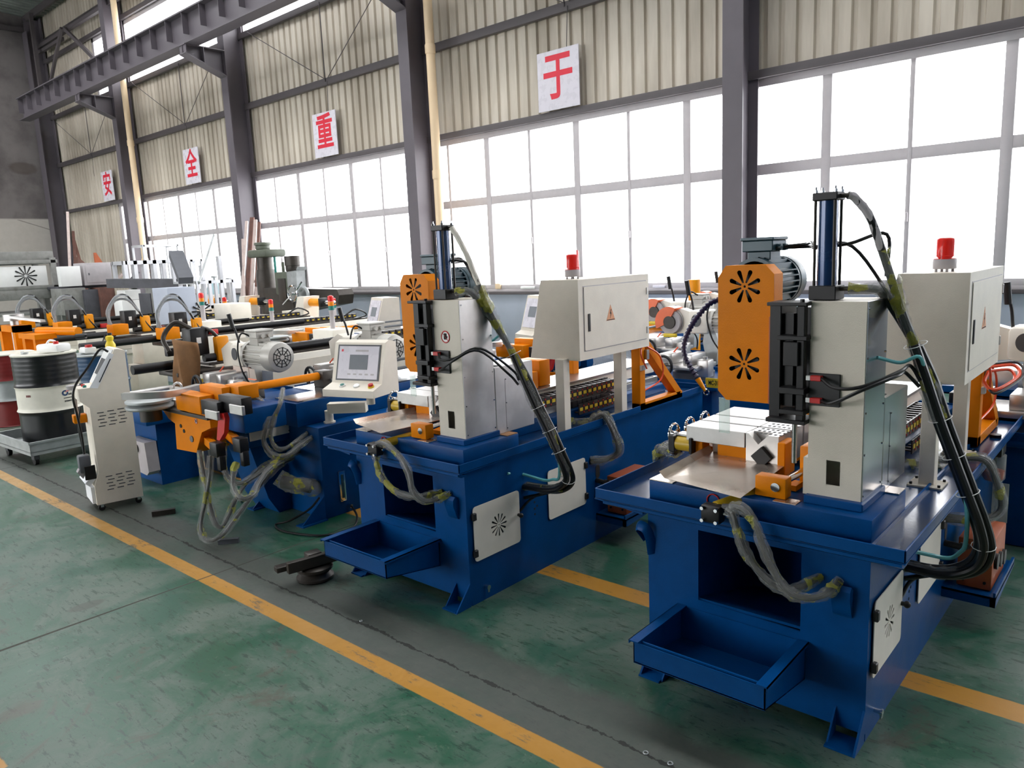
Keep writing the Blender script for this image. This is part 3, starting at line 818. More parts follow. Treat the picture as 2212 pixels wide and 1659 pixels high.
def build_saw(O, label, near, ro):
    W = helpers(O if near else O1)
    t = thing('circular_saw_machine', label, 'saw machine', tuple(O), group='blue saw machines with orange belt covers')
    # ---- base cabinet with chip opening
    mb = MB()
    mb.prism([(-.82, .03), (0, .03), (0, .70), (-.82, .70)], 'y', 0, .008, holes=[[(-.605, .34), (-.22, .33), (-.22, .617), (-.605, .617)]])
    mb.box((-.008, .0081, .0), (0, 2.351, .70)).box((-.82, .0081, .0), (-.812, 2.351, .70)).box((-.82, 2.352, .03), (0, 2.36, .70))
    mb.box((-.812, .008, .66), (-.008, 2.352, .668))
    base = mb.build('base_cabinet', 'blue', t)
    mb = MB().prism([(.008, .335), (.5, .20), (.5, .21), (.008, .345)], 'x', -.61, -.215).box((-.615, .008, .2), (-.61, .5, .62)).box((-.215, .008, .2), (-.21, .5, .62)).box((-.615, .5, .2), (-.21, .505, .62)).box((-.61, .008, .62), (-.215, .5, .625))
    mb.build('chip_chute', 'blue', base)
    # feet: folded channels flaring forward
    for u0, s in ((-.008, -1), (-.812, 1)):
        w = .09 * s
        mb = MB().prism([(0, .115), (0, 0), (-.10, 0)], 'x', min(u0, u0 + .008), max(u0, u0 + .008))
        mb.prism([(0, .10), (0, 0), (-.085, 0)], 'x', min(u0 + w, u0 + w + .006), max(u0 + w, u0 + w + .006))
        mb.box((min(u0, u0 + w), -.10, 0), (max(u0, u0 + w), 0.0, .007))
        mb.build('foot', 'blue', t)
    for u0 in (-.06, -.82):
        MB().box((u0, 2.3, 0), (u0 + .06, 2.42, .01)).build('foot', 'blue', t)
    mb = MB(); mb.tube([(-.83, -.004, .53), (-.86, -.01, .57), (-.845, -.03, .595), (-.81, -.035, .59), (-.80, -.02, .55), (-.80, -.004, .48)], .02, 8, 5, flat=.25)
    mb.build('lifting_hook', 'blue', t)
    mb = MB(); mb.prism([(-.001, .43), (-.012, .44), (-.034, .50), (-.034, .53), (-.02, .545), (-.001, .53)], 'x', -.11, -.05)
    mb.build('lifting_lug', 'blue', t)
    MB().cyl((0, .10, .07), (.02, .10, .07), .008, n=12).cyl((.02, .10, .07), (.028, .10, .07), .012, n=12).box((.02, .094, .045), (.026, .106, .07)).build('drain_valve', 'chrome', t)
    # ---- tray
    mb = MB()
    l, r_, f, b = -1.03, ro, -.06, 2.36
    MB().box((l + .006, f + .006, .678), (r_ - .006, b - .006, .6845)).build('tray_floor', 'bluegloss', t)
    mb.box((l, f, .676), (r_, b, .680))
    for lo, hi in (((l, f, .682), (r_, f + .006, .722)), ((l, b - .006, .682), (r_, b, .722)), ((l, f, .682), (l + .006, b, .722)), ((r_ - .006, f, .682), (r_, b, .722))): mb.box(lo, hi, .0015)
    mb.prism([(f, .678), (0, .66), (0, .655), (f + .02, .655), (f, .665)], 'x', l + .04, r_ - .01)
    mb.prism([(l, .678), (-.82, .66), (-.82, .645), (l, .668)], 'y', f + .02, b)
    mb.build('coolant_tray', 'blue', t)
    # ---- riser under column
    mb = MB().box((-.815, .004, .684), (-.002, .40, .775), .004)
    mb.box((-.6, .40, .684), (-.2, 2.2, .74), .004)
    rs = mb.build('riser_block', 'blue', t)
    MB().box((-.815, .006, .7755), (-.715, .42, .779)).build('top_plate', 'steelwarm', rs)
    MB().box((-.33, .015, .7755), (-.25, .07, .778)).build('shim_plate', 'steelwarm', rs)
    mb = MB().box((-.24, .06, .775), (-.048, .315, .803), .003); mb.build('plinth', 'blue', t)
    MB().box((-.095, .315, .776), (-.004, .395, .779)).build('cover_plate', 'brown' if not near else 'steelwarm', rs)
    # ---- column cover
    mb = MB()
    mb.prism([(-.237, .80), (-.062, .80), (-.062, 1.462), (-.237, 1.462)], 'y', .085, .088, holes=[[(-.175, .845), (-.13, .845), (-.13, .93), (-.175, .93)]])
    mb.box((-.237, .088, .80), (-.234, .30, 1.462)).box((-.234, .088, 1.459), (-.062, .30, 1.462)).box((-.237, .297, .80), (-.062, .30, 1.462)).box((-.234, .15, .80), (-.064, .152, 1.46))
    if near: mb.prism([(-.237, .93), (-.252, .93), (-.252, .80), (-.237, .80)], 'y', .085, .15)
    cc = mb.build('column_cover', 'cream', t)
    MB().box((-.0615, .086, .803), (-.058, .30, 1.462), .001).build('side_panel', 'stainless' if near else 'brushed', cc, smooth=False)
    mb = MB()
    for z in (.82, .96, 1.1, 1.28, 1.44):
        for v in (.096, .29): mb.cyl((-.058, v, z), (-.055, v, z), .0035, n=8)
    mb.build('panel_screws', 'chrome', cc)
    # rear skirt
    mb = MB().box((-.237, .302, .778), (-.057, .595, 1.118), .003)
    sk = mb.build('skirt_cover', 'stainless' if near else 'brushed', t)
    mb = MB()
    for z in (.80, .93, 1.05): mb.cyl((-.057, .38, z), (-.054, .38, z), .003, n=8)
    mb.box((-.0572, .375, .79), (-.0562, .3765, 1.05)); mb.build('seam_screws', 'skin', sk)
    MB().box((-.14, .32, 1.1182), (-.07, .37, 1.1195)).build('cable_slot', 'slot', sk)
    if not near: no_hand_sign(cc, (-.16, .0845, 1.29), .030)
    # ---- hydraulic cylinder on top
    cu, cv = -.213, .155
    mb = MB().cbox((cu, cv, 1.488), (.088, .088, .048), .003).cbox((cu, cv, 1.80), (.08, .08, .026), .003)
    cy = mb.build('cylinder_heads', 'black', t)
    MB().cyl((cu, cv, 1.51), (cu, cv, 1.79), .031, n=28).build('cylinder_tube', 'navy', cy)
    mb = MB(); nb = MB()
    for a in (-1, 1):
        for b2 in (-1, 1):
            p = (cu + a * .031, cv + b2 * .031)
            mb.cyl((*p, 1.51), (*p, 1.79), .005, n=8); nb.cyl((*p, 1.812), (*p, 1.822), .0075, n=6).cyl((*p, 1.822), (*p, 1.832), .004, n=8)
    mb.build('tie_rods', 'darkiron', cy); nb.build('tie_rod_nuts', 'chrome', cy)
    MB().cyl((cu + .04, cv, 1.80), (cu + .065, cv, 1.80), .008, n=10).cyl((cu + .04, cv, 1.50), (cu + .07, cv, 1.50), .008, n=10).build('hose_fitting', 'darkiron', cy)
    # ---- feed slide at the left of the column
    mb = MB()
    mb.box((-.375, .08, 1.06), (-.335, .22, 1.45), .003)
    mb.box((-.27, .05, 1.06), (-.245, .08, 1.45), .002); mb.box((-.37, .04, 1.45), (-.235, .15, 1.462), .002); mb.box((-.37, .04, 1.05), (-.235, .15, 1.065), .002)
    mb.box((-.30, .12, 1.08), (-.24, .24, 1.44)).box((-.335, .10, 1.10), (-.30, .13, 1.42)); mb.box((-.335, .045, 1.335), (-.235, .1, 1.35), .002); mb.box((-.325, .03, 1.155), (-.235, .09, 1.175), .002)
    mb.box((-.32, .03, 1.085), (-.235, .09, 1.10), .002); mb.box((-.31, .035, 1.25), (-.26, .07, 1.33), .002)
    mb.cyl((-.257, .06, 1.46), (-.257, .06, 1.472), .008, n=6)
    sl = mb.build('feed_slide', 'black', t)
    MB().cyl((-.29, .1, .90), (-.29, .1, 1.06), .009, n=12).build('slide_rod', 'steel', sl)
    MB().box((-.43, .27, 1.1), (-.375, .33, 1.42), .003).box((-.425, .19, 1.08), (-.375, .28, 1.40), .003).build('mounting_plate', 'gearbox', sl)
    mb = MB()
    for z in (1.13, 1.25, 1.34): bolt(mb, (-.40, .19, z), .007, .006)
    mb.build('mounting_bolts', 'black', sl)
    # ---- belt cover with two vent stars
    u0, u1, z0, z1, v0, v1 = -.642, -.425, 1.072, 1.583, .235, .315
    ch = .034
    outer = [(u0 + ch, z0), (u1 - .01, z0), (u1, z0 + .01), (u1, z1 - ch), (u1 - ch, z1), (u0 + ch * .9, z1), (u0, z1 - ch * 1.3), (u0, z0 + ch)]
    uc = (u0 + u1) / 2 - .003
    holes = []
    for zc in (1.505, 1.215):
        holes += star(uc, zc, .014, .064, 8, .0032, .0085, ph=PI / 8)
        holes.append(circ(uc, zc, .005, 10))
    mb = MB().prism(outer, 'y', v0, v0 + .0025, holes=holes)
    bm = mb.bm
    n = len(outer)
    for i in range(n):
        a, b2 = outer[i], outer[(i + 1) % n]
        vs = [bm.verts.new((a[0], v0 + .001, a[1])), bm.verts.new((b2[0], v0 + .001, b2[1])), bm.verts.new((b2[0], v1, b2[1])), bm.verts.new((a[0], v1, a[1]))]
        bm.faces.new(vs)
    cv_ = mb.build('belt_cover', 'orange', t, smooth=False)
    MB().prism([(a * 1 + (uc - a) * .04, z + (1.33 - z) * .02) for a, z in outer], 'y', v1 - .012, v1).build('cover_back', 'slot', cv_)  # black inner liner, shade of the hollow put into its colour
    MB().cyl((uc, v0 + .02, 1.505), (uc, v0 + .06, 1.505), .045, n=24).cyl((uc, v0 + .02, 1.215), (uc, v0 + .06, 1.215), .05, n=24).build('pulley', 'black', cv_)
    # ---- motor behind the cover
    mo = electric_motor(t, (-.545, .335, 1.512), .098, .31, 'y', 'motor')
    # ---- vise
    mb = MB()
    for k, (a, b2) in enumerate(((.31, .43), (.445, .56), (.575, .76))):
        mb.box((-.82, a, .868 if k == 0 else .885), (-.565, b2, .93), .002)
    vt = mb.build('vise_table', 'ground', t)
    mb = MB()
    for k, (a, b2) in enumerate(((.36, .43), (.445, .56), (.575, .70))):
        mb.box((-.56, a, .80), (-.43, b2, .93), .002)
    mb.prism([(-.56, .82), (-.43, .82), (-.43, .93), (-.47, .93), (-.51, .89), (-.55, .93), (-.56, .93)], 'y', .31, .36)
    mb.build('fixed_jaw', 'ground', vt)
    mb = MB()
    for v in (.335, .375, .41, .47, .51, .60, .64, .68):
        for k in range(6): mb.box((-.545 + k * .02 + (.008 if int(v * 100) % 2 else 0), v - .008, .9295), (-.534 + k * .02 + (.008 if int(v * 100) % 2 else 0), v + .008, .9306))
    mb.build('jaw_slots', 'slot', vt)
    mb = MB(); c = Vector((-.49, .30, .845)); mb.cbox(c, (.06, .022, .06), .002, rot=Matrix.Rotation(PI / 4, 3, 'Y')); mb.build('v_block', 'black', vt)
    mb = MB().box((-.80, .335, .78), (-.76, .40, .868), .002).box((-.69, .33, .78), (-.56, .44, .868), .002).box((-.80, .40, .78), (-.44, .76, .83), .002)
    mb.box((-.43, .30, .778), (-.40, .40, .91), .003).box((-.46, .32, .778), (-.43, .46, .80), .002)
    mb.build('vise_body', 'orange', vt)
    for v, du in ((.36, 0), (.50, 0), (.64, 0)):
        mb = MB(); c = Vector((-.905 + du, v, .875)); R = .042
        mb.torus(c, R, .006, 'x', 28, 8); mb.cyl(c - Vector((.012, 0, 0)), c + Vector((.02, 0, 0)), .011, n=14)
        for k in range(3): a = 2 * PI * k / 3 + .4; mb.bar(c, c + Vector((0, math.cos(a) * R, math.sin(a) * R)), .008, .006)
        hw = mb.build('handwheel', 'chrome', t)
        MB().cyl(c, c + Vector((.09, 0, .0)), .008, n=10).build('spindle', 'steel', hw)
    MB().box((-.875, .42, .885), (-.82, .46, .893)).box((-.875, .33, .878), (-.82, .38, .886)).build('guide_bars', 'ground', t)
    yc = MB().cyl((-.87, .33, .845), (-.80, .33, .845), .03, n=24).build('clamp_cylinder', 'yellowcyl', t)
    MB().box((-.90, .30, .812), (-.87, .36, .88), .003).box((-.805, .30, .812), (-.79, .36, .88), .003).build('cylinder_flanges', 'black', yc)
    # ---- front carriage and shaft
    mb = MB().box((-.405, .04, .779), (-.295, .095, .852), .004).box((-.315, .22, .779), (-.237, .32, .93), .004).box((-.40, .15, .78), (-.30, .22, .80))
    ca = mb.build('front_carriage', 'orange', t)
    MB().cyl((-.325, .09, .825), (-.29, .24, .845), .013, n=16).cyl((-.33, .034, .82), (-.33, .04, .82), .016, n=16).build('shaft', 'chrome', ca)
    # ---- stainless shelf tray
    if near: A, B_, C_, D = (-.728, -.03, .806), (-.404, -.078, .800), (-.405, .355, .824), (-.728, .365, .82)
    else:    A, B_, C_, D = (-.80, .0, .812), (-.50, -.075, .812), (-.38, .33, .834), (-.72, .355, .822)
    A, B_, C_, D = map(Vector, (A, B_, C_, D))
    mb = MB(); th = Vector((0, 0, .0015))
    def sheet(ps):
        bm = mb.bm; a = [bm.verts.new(p) for p in ps]; b = [bm.verts.new(Vector(p) - th) for p in ps]
        bm.faces.new(a); bm.faces.new(b[::-1])
        for i in range(len(ps)): bm.faces.new((a[i], b[i], b[(i + 1) % len(ps)], a[(i + 1) % len(ps)]))
    sheet([A, B_, C_, D]); up = Vector((0, 0, .022))
    sheet([A, D, D + Vector((-.02, .01, .022)), A + Vector((-.022, .0, .022))])
    sheet([D, C_, C_ + Vector((0, .018, .03)), D + Vector((-.01, .018, .03))])
    mb.build('drip_sheet', 'steelwarm', t, smooth=False)
    # ---- front hydraulic block
    hx = -.50 if near else -.53
    blk = MB().box((hx - .035, -.115, .70), (hx + .035, -.07, .762), .004).build('valve_block', 'black', t)
    mb = MB()
    for a in (-1, 1):
        for b2 in (-1, 1): mb.cyl((hx + a * .026, -.115, .731 + b2 * .022), (hx + a * .026, -.128, .731 + b2 * .022), .007, n=6)
    mb.cyl((hx + .035, -.09, .735), (hx + .06, -.09, .732), .006, n=10)
    mb.build('block_bolts', 'chrome', blk)
    MB().cyl((hx, -.07, .745), (hx + .09, .10, .775), .022, n=18).build('ram_body', 'yellowcyl', blk)
    MB().torus((hx - .045, .0005, .742), .024, .0025, 'y').build('red_ring_label', 'red', rs)
    # ---- chip drawer
    mb = MB(); d0, d1, y0, y1 = -.68, -.20, -.34, -.002
    mb.prism([(y0, .215), (y1, .16), (y1, .30), (y0, .30)], 'x', d1 - .004, d1); mb.prism([(y0, .215), (y1, .16), (y1, .30), (y0, .30)], 'x', d0, d0 + .004)
    mb.box((d0, y0, .213), (d1, y0 + .004, .292)); mb.prism([(y0, .215), (y1, .16), (y1, .164), (y0, .219)], 'x', d0, d1); mb.box((d0, y1 - .004, .16), (d1, y1, .30))
    dr = mb.build('chip_drawer', 'blue', t)
    mb = MB().box((d0 - .012, y0 - .012, .298), (d0 + .026, y1, .303)).box((d1 - .026, y0 - .012, .298), (d1 + .012, y1, .303)).box((d0 - .012, y0 - .012, .29), (d0 - .009, y1, .303)).box((d1 + .009, y0 - .012, .29), (d1 + .012, y1, .303))
    mb.box((d0 + .03, y0 + .012, .284), (d1 - .03, y0 + .018, .296)); mb.build('drawer_flange', 'blue', dr)
    # ---- doors on the right side
    for k, (a, b2, zz0, zz1, hin) in enumerate(((.035, .37, .215, .488, 0), (.607, .945, .255, .525, 1))):
        mb = MB()
        hs = star((a + b2) / 2 + .01, (zz0 + zz1) / 2, .012, .058, 12, .002, .0055) + [circ((a + b2) / 2 + .01, (zz0 + zz1) / 2, .004, 8)] if k == 0 else []
        mb.prism(rrect(a, zz0, b2, zz1, .018), 'x', .006, .009, holes=hs)
        do = mb.build('access_door', 'cream2', t)
        MB().prism(rrect(a + .02, zz0 + .02, b2 - .02, zz1 - .02, .01), 'x', .0005, .003).build('vent_shade_backing', 'slot', do)  # black sheet put behind the vent star for the shade inside
        mb = MB(); e = b2 - .002 if hin else a + .002
        for z in (zz0 + .045, zz1 - .045): mb.box((.002, e - .012, z - .018), (.022, e + .012, z + .018), .003)
        mb.build('hinges', 'blackp', do)
        if not hin: MB().cyl((.005, b2 - .012, .36), (.02, b2 - .012, .36), .008, n=12).sphere((.028, b2 - .012, .36), .013, 12).build('door_knob', 'blackp', do)
    mb = MB()
    for v, z in ((.50, .385), (.52, .36), (.50, .35), (.50, .32)): mb.cyl((-.001, v, z), (.0015, v, z), .006, n=10)
    mb.cyl((-.001, 1.02, .47), (.0015, 1.02, .47), .007, n=10); mb.prism(rrect(1.055, .37, 1.095, .45, .018), 'x', -.001, .0015)
    mb.build('wall_holes', 'slot', base)
    # ---- rear bed: rails, feed beam, drag chain
    mb = MB().box((-.56, .62, .74), (-.52, 2.2, .785), .002).box((-.30, .62, .74), (-.26, 2.2, .785), .002)
    mb.box((-.56, .62, .87), (-.30, 2.25, .885), .002)
    bed = mb.build('feed_rails', 'steel', t)
    MB().box((-.50, .64, .80), (-.32, 2.25, .868), .004).build('feed_beam', 'cream2', bed)
    MB().box((-.55, .80, .886), (-.34, .98, .985), .004).box((-.53, 1.02, .886), (-.36, 1.12, 1.04), .004).build('feed_clamp', 'orange', t)
    cs = MB(); ch_y, ch_r = MB(), MB()
    path = [Vector((-.20, .66 + .05 * k, .845)) for k in range(18)]
    cx_, cz_ = 1.53, .805
    for k in range(1, 7): a = PI / 2 - PI * k / 7; path.append(Vector((-.20, cx_ + math.cos(a) * .048, .797 + math.sin(a) * .048)))
    for k in range(9): path.append(Vector((-.20, 1.52 - .05 * k, .747)))
    for k in range(len(path) - 1):
        a, b2 = path[k], path[k + 1]; m = (a + b2) / 2; d = (b2 - a).normalized(); nn = Vector((0, -d.z, d.y))
        for s in (-1, 1):
            pc = m + Vector((s * .042, 0, 0))
            cs.bar(a + Vector((s * .042, 0, 0)) + d * .002, b2 + Vector((s * .042, 0, 0)) - d * .002, .006, .062)
            ch_y.bar(m - d * .014 + Vector((s * .046, 0, 0)), m + d * .014 + Vector((s * .046, 0, 0)), .003, .019)
            ch_r.bar(a - d * .003 + nn * .018 + Vector((s * .046, 0, 0)), a + d * .005 + nn * .018 + Vector((s * .046, 0, 0)), .003, .009).bar(a - d * .003 - nn * .018 + Vector((s * .046, 0, 0)), a + d * .005 - nn * .018 + Vector((s * .046, 0, 0)), .003, .009)
        cs.bar(m + nn * .022 - Vector((.042, 0, 0)), m + nn * .022 + Vector((.042, 0, 0)), .014, .006)
    dc = cs.build('drag_chain', 'chainlink', t); ch_y.build('yellow_link_pattern', 'yellow', dc)['kind'] = 'stuff'; ch_r.build('red_link_pattern', 'red', dc)['kind'] = 'stuff'
    # ---- electrical cabinet on two posts
    for v in (.80, 1.36):
        mb = MB().box((-.048, v - .028, .69), (.008, v + .028, 1.10), .002)
        po = mb.build('cabinet_post', 'cabinet', t)
        mb = MB().box((-.082, v - .06, .684), (min(.042, ro - .01), v + .055, .692), .001); mb.build('post_base_plate', 'cream', po)
        mb = MB()
        for a in (-.07, min(.03, ro - .02)):
            for b2 in (-.048, .043): mb.cyl((a, v + b2, .692), (a, v + b2, .702), .006, n=6)
        mb.build('base_bolts', 'black', po)
    c0, c1, cz0, cz1 = .82, 1.52, 1.09, 1.518
    mb = MB().prism([(-.255, cz0), (.085, cz0), (.085, cz1), (-.165, cz1)], 'y', c0, c1)
    cb = mb.build('control_cabinet', 'cabinet', t, smooth=False)
    dz0, dz1, dv0, dv1 = cz0 + .05, cz1 - .04, c0 + .045, c1 - .035
    MB().prism(rrect(dv0, dz0, dv1, dz1, .004, 1), 'x', .085, .0895).build('cabinet_door', 'cabinet', cb, smooth=False)
    mb = MB()
    for lo, hi in (((.0852, dv0 - .005, dz0 - .005), (.0862, dv0, dz1 + .005)), ((.0852, dv1, dz0 - .005), (.0862, dv1 + .005, dz1 + .005)), ((.0852, dv0, dz0 - .005), (.0862, dv1, dz0)), ((.0852, dv0, dz1), (.0862, dv1, dz1 + .005))): mb.box(lo, hi)
    mb.build('door_gap', 'skinlight', cb)
    MB().box((.0895, dv0 + .03, 1.24), (.0935, dv0 + .05, 1.335), .0015).build('door_latch', 'black', cb)
    mb = MB()
    for z in (1.19, 1.42): mb.box((.0862, dv1 + .002, z - .02), (.0935, dv1 + .016, z + .02), .001)
    mb.build('door_hinges', 'ground', cb)
    warning_triangle(cb, (.0897, c0 + .29, 1.318), (0, 1, 0), (0, 0, 1), .085)
    beacon(cb, (-.03 if near else -.045, c0 + .13, cz1))
    # ---- orange guide frame on the tray
    mb = MB()
    vf = 1.50
    for uu in (.0,):
        mb.box((uu - .03, vf, .69), (uu + .03, vf + .06, 1.16), .002).box((uu - .03, vf, .69), (uu + .03, vf + .52, .735), .002)
        mb.bar((uu, vf + .04, 1.14), (uu, vf + .49, .72), .06, .05)
    mb.box((-.5, vf + .01, 1.10), (.03, vf + .06, 1.15), .002)
    mb.box((-.53, vf, .69), (-.47, vf + .06, 1.15), .002)
    fr = mb.build('guide_frame', 'orange', t)
    MB().tube([(.03, vf + .08, 1.08), (.055, vf + .2, 1.0), (.05, vf + .22, .86), (.02, vf + .03, .80)], .005, 6, 5).tube([(.04, vf + .03, 1.12), (.07, vf - .05, 1.05), (.06, vf + .03, .95)], .005, 6, 5).build('air_tube', 'orangetube', fr)
    MB().box((.03, vf + .05, 1.0), (.05, vf + .08, 1.06), .002).box((.03, vf + .0, .94), (.045, vf + .04, .97)).build('air_valve', 'steel', fr)
    if near:
        MB().tube([(.05, vf + .05, 1.06), (.13, vf + .14, 1.06), (.16, vf + .08, 1.02), (.10, vf - .10, .98), (.05, vf - .05, 1.0), (.05, vf + .03, 1.04)], .008, 6, 6).tube([(.05, vf + .05, 1.04), (.12, vf + .12, 1.04), (.145, vf + .06, 1.0), (.09, vf - .08, .97)], .007, 6, 6).build('air_tube', 'orangetube', fr)
        MB().tube([(.05, vf + .06, 1.07), (.14, vf + .16, 1.07), (.175, vf + .09, 1.02), (.11, vf - .12, .97), (.06, vf - .07, .99)], .006, 6, 6).build('control_cable', 'rubber', fr)
    # ---- geared chip pump on a side shelf
    ps = MB().box((.0, 1.05, .155), (.20, 1.52, .165)).box((.19, 1.05, .155), (.20, 1.52, .185)).prism([(1.05, .155), (1.05, .12), (1.08, .12), (1.52, .15), (1.52, .155)], 'x', .18, .20).box((0, 1.05, .12), (.20, 1.06, .165))
    ps = ps.build('side_shelf', 'blue', t)
    gb = MB().box((.045, 1.10, .168), (.175, 1.40, .385), .006).build('gear_pump', 'gearbox', ps)
    mb = MB()
    for k in range(3):
        mb.lathe([(.034, 0), (.034, .012), (.02, .014)], (.175, 1.16 + .09 * k, .285 - .02 * k), 'x', 16)
    for k in range(4): mb.cyl((.07 + (k % 2) * .08, 1.10, .20 + (k // 2) * .15), (.07 + (k % 2) * .08, 1.095, .20 + (k // 2) * .15), .006, n=8)
    mb.build('pump_ports', 'black', gb)
    MB().cyl((-.0, 1.06, .36), (.06, 1.06, .355), .014, n=14).cyl((.06, 1.06, .355), (.075, 1.06, .355), .02, n=12).cyl((.08, 1.06, .36), (.08, 1.13, .34), .014, n=12).build('pump_pipe', 'darkiron', gb)
    # ---- limit switch plate and its cables
    sp = MB().box((-.237, .076, 1.115), (-.135, .084, 1.225), .002).build('switch_plate', 'blackp', t)
    for z in (1.135, 1.21):
        s_ = MB().box((-.225, .055, z - .009), (-.19, .076, z + .009), .002).build('limit_switch', 'red', sp)
        MB().box((-.24, .057, z - .008), (-.2255, .07, z + .008), .001).build('switch_label', 'white', s_)
    # ---- hoses
    h = wrapped_hose
    if near:
        bun = [W(*p) if False else None for p in ()]
        pts = [(1812, 414, .155), (1848, 428, .17), (1880, 470, .19), (1905, 540, .22), (1928, 610, .25), (1950, 680, .28), (1975, 745, .31), (2000, 820, .33), (2028, 905, .35), (2058, 985, .37), (2088, 1065, .38), (2112, 1130, .40), (2122, 1180, .42), (2108, 1218, .43), (2070, 1236, .43), (2020, 1237, .43), (1972, 1226, .43)]
    else:
        W2 = helpers(O2)
        pts = [(968, 492, .155), (990, 515, .17), (1012, 560, .19), (1034, 615, .22), (1052, 660, .25), (1078, 710, .28), (1108, 765, .31), (1133, 820, .33), (1160, 880, .35), (1185, 930, .37), (1205, 975, .38), (1220, 1010, .40), (1225, 1035, .42), (1212, 1052, .43), (1185, 1058, .43), (1152, 1054, .43)]
        W = W2
    PP = [W(a, b2, Y=v) for a, b2, v in pts]
    PP[0] = Vector((cu + .06, cv, 1.80)); PP[-1].x = .0
    if not near:
        for p in PP[7:]: p.x = max(p.x, -.0)
    r_h = .0145 if near else .0125
    offs = [Vector((0, 0, 0)), Vector((.024, .014, -.008)), Vector((-.016, .02, .006)), Vector((.008, -.022, .004))]
    hb = MB()
    for k, o in enumerate(offs):
        s = 0 if k == 0 else 6
        q = [p + o * min(1, (i - (s - 1)) / 2) if i >= s else p for i, p in enumerate(PP)][s:]
        hb.tube(q, (lambda t_: (.0115 + (r_h - .0115) * min(1, t_ * 2.2))) if k == 0 else r_h, 10, 6)
    low = [Vector((cu + .07, cv, 1.50)), Vector((cu + .14, cv + .02, 1.498)), PP[5] + Vector((-.06, -.01, .065)), PP[6] + Vector((-.012, 0, .02)), PP[7]]
    hb.tube(low, .0125, 10, 6)
    hb = hb.build('hose_bundle', 'rubber', t)
    i0 = 3
    MB().tube(PP[:4], .013, 10, 6, jitter=.1).build('braided_sleeve', 'skinlight' if near else 'cream2', hb)
    MB().tube(PP[3:9], lambda t_: .024 + .006 * math.sin(9 * t_), 10, 5, jitter=.18).build('plastic_wrap', 'film', hb)
    if not near: MB().tube(PP[8:13], lambda t_: .026 + .004 * math.sin(9 * t_), 10, 5, jitter=.14).build('plastic_wrap', 'film', hb)
    MB().tube([low[0], low[1], (low[1] + low[2]) / 2 + Vector((.0, 0, .012)), low[2]], .02, 9, 5, jitter=.18).build('plastic_wrap', 'film', hb)
    MB().tube([PP[-1] , PP[-2] + Vector((0, 0, .0)), PP[-3] + Vector((-.0, 0, 0))], .022, 9, 5, jitter=.18).build('plastic_wrap', 'film', hb)
    mb = MB()
    for k in (6, 8, 9, 10, 12):
        if k < len(PP) - 1:
            d = (PP[k + 1] - PP[k - 1]).normalized(); s = d.orthogonal().normalized(); u = d.cross(s)
            c = PP[k] + Vector((.003, .003, 0))
            mb.tube([c + (s * math.cos(a * PI / 6) + u * math.sin(a * PI / 6)) * .037 for a in range(12)], .0014, 5, 0, closed=True)
    mb.build('cable_ties', 'white', hb)
    MB().tube([PP[-3] + Vector((0, .01, 0)), PP[-2] + Vector((-.01, .03, -.02)), Vector((.0, .42, .43))], .009, 8, 5).tube([PP[-2], Vector((.02, .45, .42)), Vector((0, .38, .37))], .007, 8, 5).build('branch_cable', 'rubber', hb)
    cyp = [PP[10] + Vector((-.03, .0, .12)), PP[11] + Vector((-.035, 0, .05)), PP[12] + Vector((-.05, 0, -.0)), PP[13] + Vector((-.05, 0, .03)), PP[14] + Vector((-.03, 0, .045)), PP[15] + Vector((-.02, -.02, .07)), Vector((.0, .3, .59))]
    cyt = MB().tube(cyp, .0075, 8, 6)
    cyt.tube([Vector((-.058, .2, 1.27)), Vector((.0, .25, 1.25)), Vector((.05, .27, 1.27)), PP[7] + Vector((.0, -.01, .02))] if near else [Vector((-.06, .3, 1.25)), Vector((-.02, .33, 1.28)), Vector((.02, .3, 1.24))], .006, 8, 6)
    cyt.build('coolant_tube', 'cyan', t)
    # switch cables to the bundle
    q = PP[7] + Vector((-.01, -.01, .02))
    MB().tube([(-.19, .062, 1.21), (-.13, .02, 1.19), (-.05, .03, 1.20), (.03, .12, 1.24), q + Vector((-.03, -.03, .03)), q + Vector((.0, -.02, -.02))], .006, 8, 6).tube([(-.19, .062, 1.135), (-.14, .02, 1.14), (-.05, .02, 1.19), (.03, .11, 1.23), q + Vector((-.045, -.04, .01)), q + Vector((0, -.025, -.04))], .006, 8, 6).build('switch_cable', 'rubber', t)
    # motor cable
    MB().tube([(-.47, .44, 1.645), (-.40, .46, 1.65), (-.34, .36, 1.655), (-.27, .22, 1.64), (-.16, .2, 1.645), (-.06, .26, 1.67) if near else (-.1, .22, 1.60), PP[4 if near else 5] + Vector((-.02, 0, .02))], .006, 8, 6).tube([(-.47, .46, 1.64), (-.38, .46, 1.64), (-.3, .3, 1.635), (-.16, .24, 1.635), PP[5] + Vector((-.02, .0, .03))], .006, 8, 6).build('motor_cable', 'rubber', t)
    # front hoses from the block to the base face
    if near:
        fa = [(1562, 1094, -.09), (1582, 1110, -.10), (1592, 1145, -.11), (1612, 1195, -.12), (1650, 1245, -.12), (1690, 1272, -.11), (1730, 1268, -.08), (1772, 1246, -.004)]
        fb = [(1562, 1094, -.09), (1600, 1098, -.10), (1630, 1130, -.11), (1648, 1180, -.12), (1672, 1235, -.13), (1705, 1280, -.13), (1748, 1292, -.11), (1790, 1280, -.07), (1812, 1254, -.004)]
        for f_ in (fa, fb): h(t, [W(a, b2, Y=v) for a, b2, v in f_], .010, .0185, a=.08)
    else:
        fa = [(806, 968, -.09), (812, 985, -.10), (815, 1005, -.11), (828, 1035, -.12), (855, 1062, -.12), (890, 1074, -.10), (925, 1070, -.06), (955, 1062, -.004)]
